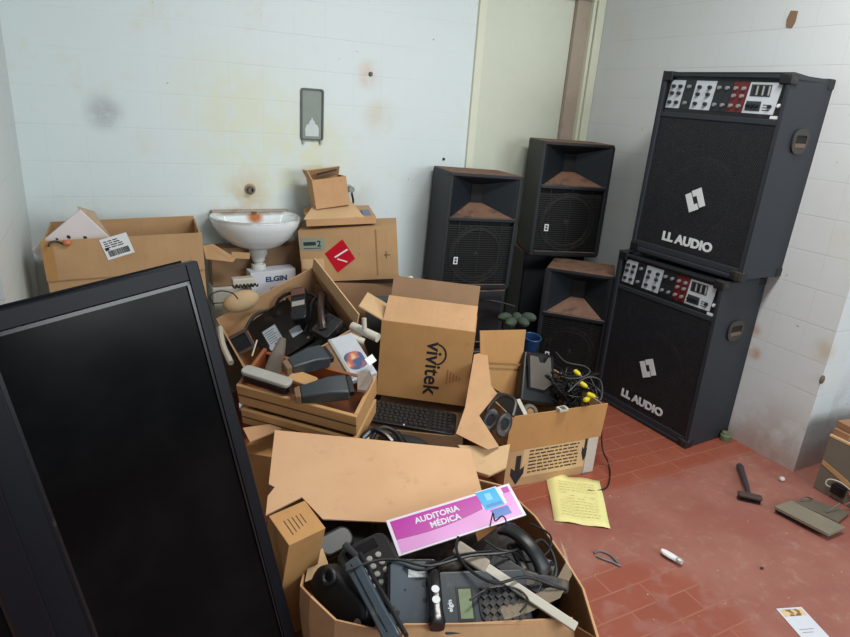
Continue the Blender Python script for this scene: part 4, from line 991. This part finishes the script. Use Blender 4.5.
# 5 glossy handset with two white dots
handset('telephone_handset', 'glossy black handset with two white dots over the upturned base', at(432, 564, .355), at(437, 628, .31), (-.2, -.5, .85), BLK2, .024, .012, (.5, .66))
# 6 phone with green display
M_ = frame(at(485, 600, .32), at(520, 597, .32)-at(455, 600, .325), (-.2, -.5, .85))
ph = thing('desk_telephone', 'dark grey desk telephone with a greenish display at the front of the box', 'telephone', M_)
MB().prism(rrect(.24, .15, .015, 4), -.05, .0).build('case', SLATE, ph, bevel=.006)
MB().prism([(-.068, -.042), (-.036, -.042), (-.036, .028), (-.068, .028)], 0, .003).build('display', plain('green_display', '7E8C6C', .3), ph)
MB().prism([(-.074, -.048), (-.030, -.048), (-.030, .034), (-.074, .034)], 0, .0015).build('display_frame', BLK, ph)
text('lettering', 'elgin', .016, LETTER, ph, T(-.092, -.01, .0005, rz=90), .0003, .0004)
kp = MB().prism([(.045+x, -.01+y) for x, y in rrect(.125, .115, .04, 5)], 0, .004).build('keypad_plate', BLK, ph)
for r_ in range(5):
    for c_ in range(6):
        MB().box(-.0068, .0068, -.0068, .0068, .004, .009, T(-.002+c_*.0185, -.047+r_*.0185, 0, rz=45)).build('key', BLKD, kp)
for k in range(3): MB().box(-.012, -.004, -.02+k*.02, -.01+k*.02, 0, .003).build('side_button', BLK, ph)
# 7 curled-over grey handset lying right
handset('telephone_handset', 'black curved handset standing at the back right of the telephone box', at(503, 528, .38), at(546, 578, .325), (-.1, -.4, .9), BLK, .027, .045)
handset('telephone_handset', 'dusty black handset lying along the right wall of the telephone box', at(520, 575, .33), at(567, 588, .30), UPV, BLKD, .02, .02)
# 8 off-white strip
a = thing('keyboard_strip', 'narrow off-white plastic strip with a crumpled end across the telephones', 'plastic strip', between(at(468, 556, .365), at(576, 628, .30), UPV))
L_ = (at(576, 628, .30)-at(468, 556, .365)).length
MB().box(0, L_, -.012, .012, 0, .012).build('strip', OFFW, a, bevel=.003)
MB().box(-.04, .06, -.02, .02, .004, .018).build('crumpled_end', plain('crumpled_foil', 'A89C8C', .6, var=.2, scale=60, dust='7A6C5C', dust_amt=.1), a, bevel=.008)
a = thing('black_bracket', 'black ribbed phone cradle beside the off-white strip', 'telephone part', between(at(490, 560, .34), at(545, 592, .31), UPV))
MB().box(0, .15, -.022, .022, 0, .02).build('bar', BLK, a, bevel=.005)
MB().box(.02, .13, -.014, .014, .02, .024).build('rib', BLKD, a)
tag(MB().ell(.035, .022, .02, T(*at(452, 566, .335)), 10, 6).build('brown_bag', plain('brown_dark_bag', '4A3E34', .6, var=.2)), 'dark brown crumpled pouch between the dotted handset and the green display phone', 'pouch')
a = thing('webcam', 'small glossy silver and black connector near the curved handset', 'connector', T(*at(545, 568, .33), 30, 20, 0))
MB().lathe([(.016, 0), (.016, .02), (.01, .028)], 16).build('barrel', METAL, a); MB().cyl(.008, .028, .030, 12).build('lens', BLK2, a)
for u0, v0, z0, u1, v1, z1, wd, ar, lab in ((512, 545, .34, 530, 590, .31, .020, .02, 'short black handset standing under the curved handset'),
                                            (486, 548, .345, 520, 574, .33, .017, .015, 'narrow black handset lying just behind the off-white strip')):
    handset('telephone_handset', lab, at(u0, v0, z0), at(u1, v1, z1), UPV, BLK, wd, ar)
tag(MB().tube([at(508+18*t+4*math.sin(t*70), 526+22*t+3*math.cos(t*70), .385-.03*t) for t in [k/60 for k in range(61)]], .003, 5, 2).build('coiled_lead', CABLE), 'black coiled telephone lead hanging beside the curved handset', 'cord')
tag(MB().tube([at(530, 548, .36), at(541, 540, .355), at(552, 553, .335), at(556, 572, .32), at(548, 586, .31), at(534, 582, .32)], .005, 6).build('lead_loop', CABLE), 'thick black lead looping inside the right wall of the telephone box', 'cord')
p = thing('desk_telephone', 'dark phone body beneath the sign at the back of the box', 'telephone', T(.80, 1.36, .20, 8, 0, -20))
MB().box(-.16, .16, -.07, .07, -.06, .04).build('case', BLKD, p, bevel=.01)
p = thing('desk_telephone', 'black phone body below the curved handset on the right', 'telephone', T(1.0, 1.17, .20, 6, 0, 20))
MB().box(-.09, .08, -.15, .12, -.06, .05).build('case', BLKD, p, bevel=.01)
p = thing('desk_telephone', 'black phone body in the dark gap below the left end of the pale board', 'telephone', T(.56, 1.47, .19, 10, 0, -12))
MB().box(-.13, .11, -.06, .07, -.06, .055).build('case', BLK, p, bevel=.012)
p = thing('telephone_cradle', 'small black rounded phone cradle between the small tall carton and the keyed phone', 'telephone part', between(at(322, 548, .29), at(345, 536, .30), UPV))
MB().prism([(.045+x, y) for x, y in rrect(.11, .07, .03, 5)], -.04, .0).build('body', BLK, p, bevel=.01)
p = thing('cardboard_insert', 'pale torn cardboard piece standing inside the left corner of the telephone box', 'cardboard', Matrix())
MB().slab([at(305, 582, .27), at(309, 560, .31), at(322, 549, .31), at(330, 572, .26)], (.6, .6, .3), .004).build('sheet', CB3, p)
# cables across the phones
for pts, r_, lab in ((((346, 571, .36), (375, 561, .37), (400, 560, .375), (430, 566, .375), (470, 556, .385), (505, 553, .385), (530, 545, .37)), .004, 'long black cord running across the telephones from left to right'),
                     (((404, 566, .365), (425, 570, .37), (455, 556, .38), (492, 551, .385)), .0035, 'second black cord across the upturned phone base'),
                     (((458, 537, .40), (457, 552, .395), (470, 570, .375), (495, 583, .365), (525, 577, .36), (552, 585, .335), (566, 590, .31)), .004, 'black cord hooked over the sign and running down to the box corner'),
                     (((490, 526, .405), (493, 513, .415), (495, 521, .41), (502, 516, .41), (506, 521, .405), (504, 531, .39)), .0022, 'small black wire loop in front of the cyan panel of the sign'),
                     (((484, 540, .385), (500, 550, .38), (515, 552, .375), (528, 562, .35), (548, 552, .35), (550, 535, .36), (530, 523, .37)), .003, 'black wire circling the curved handset'),
                     (((470, 600, .345), (490, 588, .345), (515, 588, .345), (528, 600, .34), (520, 612, .335)), .003, 'black wire over the keys of the green display phone')):
    tag(MB().tube([at(*q) for q in pts], r_, 6).build('phone_cord', CABLE), lab, 'cord')

# ------------------------------------------------------------------ things on the floor
y = thing('yellow_paper', 'yellow sheet of paper with faint handwriting lying on the red floor', 'paper', T(1.639, 1.581, .0005, 0, 0, -35))
YP = plain('yellow_paper_sheet', 'E6E09A', .7, var=.04)
g = MB(); vs = []; nx, ny = 8, 10
for j in range(ny+1):
    for i in range(nx+1):
        x = -.107+.214*i/nx; yy = -.164+.328*j/ny
        z = .002+.006*math.sin(i*.7+j*.4)**2+(.010*((j-ny*.8)/(ny*.2))**2 if j > ny*.8 and i < 3 else 0)
        vs.append((x-(.02*(j/ny) if i == 0 else 0), yy, z))
g.add(vs, [(j*(nx+1)+i, j*(nx+1)+i+1, (j+1)*(nx+1)+i+1, (j+1)*(nx+1)+i) for j in range(ny) for i in range(nx)])
sh = g.build('sheet', YP, y); md = sh.modifiers.new('thick', 'SOLIDIFY'); md.thickness = .0006
b = MB(); rnd = random.Random(5)
for k in range(13):
    yy = .11-k*.019; x0 = -.075
    while x0 < .075:
        x1 = min(.08, x0+rnd.uniform(.006, .02))
        if not (3 < k < 7 and rnd.random() < .8): b.box(x0, x1, yy, yy+.0025, .0098, .0100)
        x0 = x1+.004
b.build('handwriting', plain('faint_pencil', 'CEC684', .8), y)
l_ = thing('letter_sheet', 'white printed letter with an orange picture band on the floor at the bottom right', 'paper', T(1.885, .755, .0005, 0, 0, -18.7))
MB().box(-.0475, .0475, -.19, .09, 0, .001).build('sheet', plain('letter_white', 'CFD2DA', .6, var=.04), l_)
b1 = NT('letter_band'); b1 = b1.fin(b1.mix(b1.ramp(b1.noise(40, 2), .45, .55), lin('7A5A3A'), lin('D8B88A')), .5)
MB().box(-.04, .04, .055, .083, .001, .0014).build('picture_band', b1, l_)
MB().box(-.03, .02, .0, .003, .001, .0013).box(-.03, .01, -.012, -.009, .001, .0013).build('print_lines', plain('pale_grey_print', '9AA0B0', .6), l_)

b = thing('scrub_brush', 'black handled wire brush lying on the red floor', 'brush', between(at(749, 499, .012), at(739, 467, .006)))
bl = (at(739, 467, .006)-at(749, 499, .012)).length
MB().loft([[(t, w_*math.cos(a_), .012+.008*math.sin(a_)) for a_ in [2*math.pi*k/10 for k in range(10)]] for t, w_ in ((.01, .012), (.04, .010), (.09, .013), (bl*.8, .015), (bl-.01, .017), (bl, .012))]).build('handle', plain('brush_handle', '3C3238', .4), b)
MB().prism(rrect(.035, .095, .008), .010, .022).build('head', plain('brush_head', '4A3A36', .6), b, bevel=.003)
br = MB()
for i in range(4):
    for j in range(10): br.cyl(.0022, -.009, .010, 5, T(-.012+i*.008, -.04+j*.009))
br.build('bristles', BLK, b)
tag(MB().ell(.014, .012, .011, T(*at(782, 479, .011)), 12, 8).build('plaster_lump', plain('chalk_white', 'D5CFC8', .8)), 'small white lump on the floor near the end of the right wall', 'lump')
p = thing('white_fitting', 'small broken white plastic piece lying on the middle of the floor', 'plastic piece', between(at(661, 552, .008), at(681, 564, .008)))
MB().loft([[(t, w_*math.cos(a_), .008+.008*math.sin(a_)) for a_ in [2*math.pi*k/10 for k in range(10)]] for t, w_ in ((0, .006), (.012, .014), (.035, .015), (.06, .013), (.08, .008))]).build('body', WHITE, p)
MB().torus(.010, .003, 16, 6, T(.072, -.004, .016)).build('ring', GREYP, p)
tag(MB().tube([at(594, 553, .004), at(600, 551, .004), at(610, 555, .004), at(617, 562, .004), at(620, 566, .004), at(612, 562, .005), at(603, 559, .005), at(596, 556, .004)], .0045, 6).build('twisted_strip', plain('grey_lead', '6E6A6C', .5)), 'grey twisted strip lying on the floor beside the telephone box', 'strip')
tag(MB().ell(.008, .006, .004, T(*at(762, 568, .004)), 8, 5).build('dirt_crumb', plain('dark_dirt', '4A3228', .9)), 'dark dirt crumb on the open floor above the white letter', 'crumb')
tag(MB().tube([at(578, 470, .003), at(582, 474, .003), at(586, 471, .003), at(580, 472, .004)], .003, 6).build('blue_twist', plain('blue_cord', '5A6890', .6)), 'small blue twist of wire at the corner of the cable box', 'wire')

# broken cabinet at the right edge
c = thing('broken_cabinet', 'dusty olive-grey wooden cabinet carcass at the right edge of the room', 'cabinet', T(2.72, 1.255, .001))
MB().box(0, .5, -.55, 0, 0, .268).build('carcass', OLIVE, c, bevel=.003)
MB().box(-.002, .012, -.55, 0, .262, .271).build('torn_edge', CB3, c)
MB().slab([(-.003, -.005, .125), (-.003, -.005, .145), (-.003, -.12, .11), (-.003, -.16, .085), (-.003, -.10, .095)], (1, 0, 0), .003).build('exposed_wood', WOOD, c)
sk = MB().box(-.02, 0, -.13, -.075, .03, .075).build('socket', BLK2, c, bevel=.003)
MB().tube([(-.012, -.07, .05), (-.025, -.055, .06), (-.02, -.06, .085), (-.005, -.1, .09), (-.012, -.16, .08)], .003).build('wire', OFFW, sk)
MB().tube([(-.01, -.14, .07), (-.03, -.17, .05), (-.05, -.16, .03)], .0035).build('wire', plain_cache('reddish_wire', '8A4A44', .5), sk)
for i, (z, dy, lab) in enumerate(((.272, 0, 'lower wooden plank offcut on top of the grey cabinet'), (.302, .02, 'upper wooden plank offcut on top of the grey cabinet'))):
    tag(MB().box(0, .4, -.07, .0, 0, .028, T(2.735+.02*i, 1.255+dy*.3, z, 0, 0, -4-5*i)).build('wood_offcut', plain('raw_plank_%s' % ('a' if i else 'b'), 'A87E5C', .7, var=.2, scale=12), bevel=.002), lab, 'wood plank')
f = thing('metal_floor_plate', 'olive-grey flat stand with a raised front lip lying before the grey cabinet', 'stand', T(2.40, 1.06, .001, 0, 0, -66))
q = [at(774.6, 506, .035), at(791, 500, .035), at(846, 527, .035), at(829, 534, .035)]
Mi = f.matrix_world.inverted() if False else T(2.40, 1.06, .001, 0, 0, -66).inverted()
MB().slab([Mi @ v_ for v_ in q], (0, 0, -1), .014).build('front_lip', plain('stand_olive', '857C6C', .5, dust='9A8C78', dust_amt=.05), f, bevel=.002)
q = [at(793, 501, .02), at(812, 499, .02), at(850, 512, .02), at(838, 522, .02)]
MB().slab([Mi @ v_ for v_ in q], (0, 0, -1), .008).build('rear_plate', plain('stand_olive_dark', '6A6256', .5), f)
MB().slab([Mi @ at(u_, v_, .02) for u_, v_ in ((776, 507), (786, 503), (838, 529), (829, 533))], (0, 0, -1), .018).build('foot_bar', BAFF, f)
MB().tube([Mi @ at(800, 500, .03), Mi @ at(806, 497, .045), Mi @ at(812, 499, .03)], .003).build('bent_rod', STEEL, f)
MB().tube([Mi @ at(826, 512, .025), Mi @ at(840, 503, .06)], .003).build('bent_rod', STEEL, f)

bpy.context.view_layer.update()
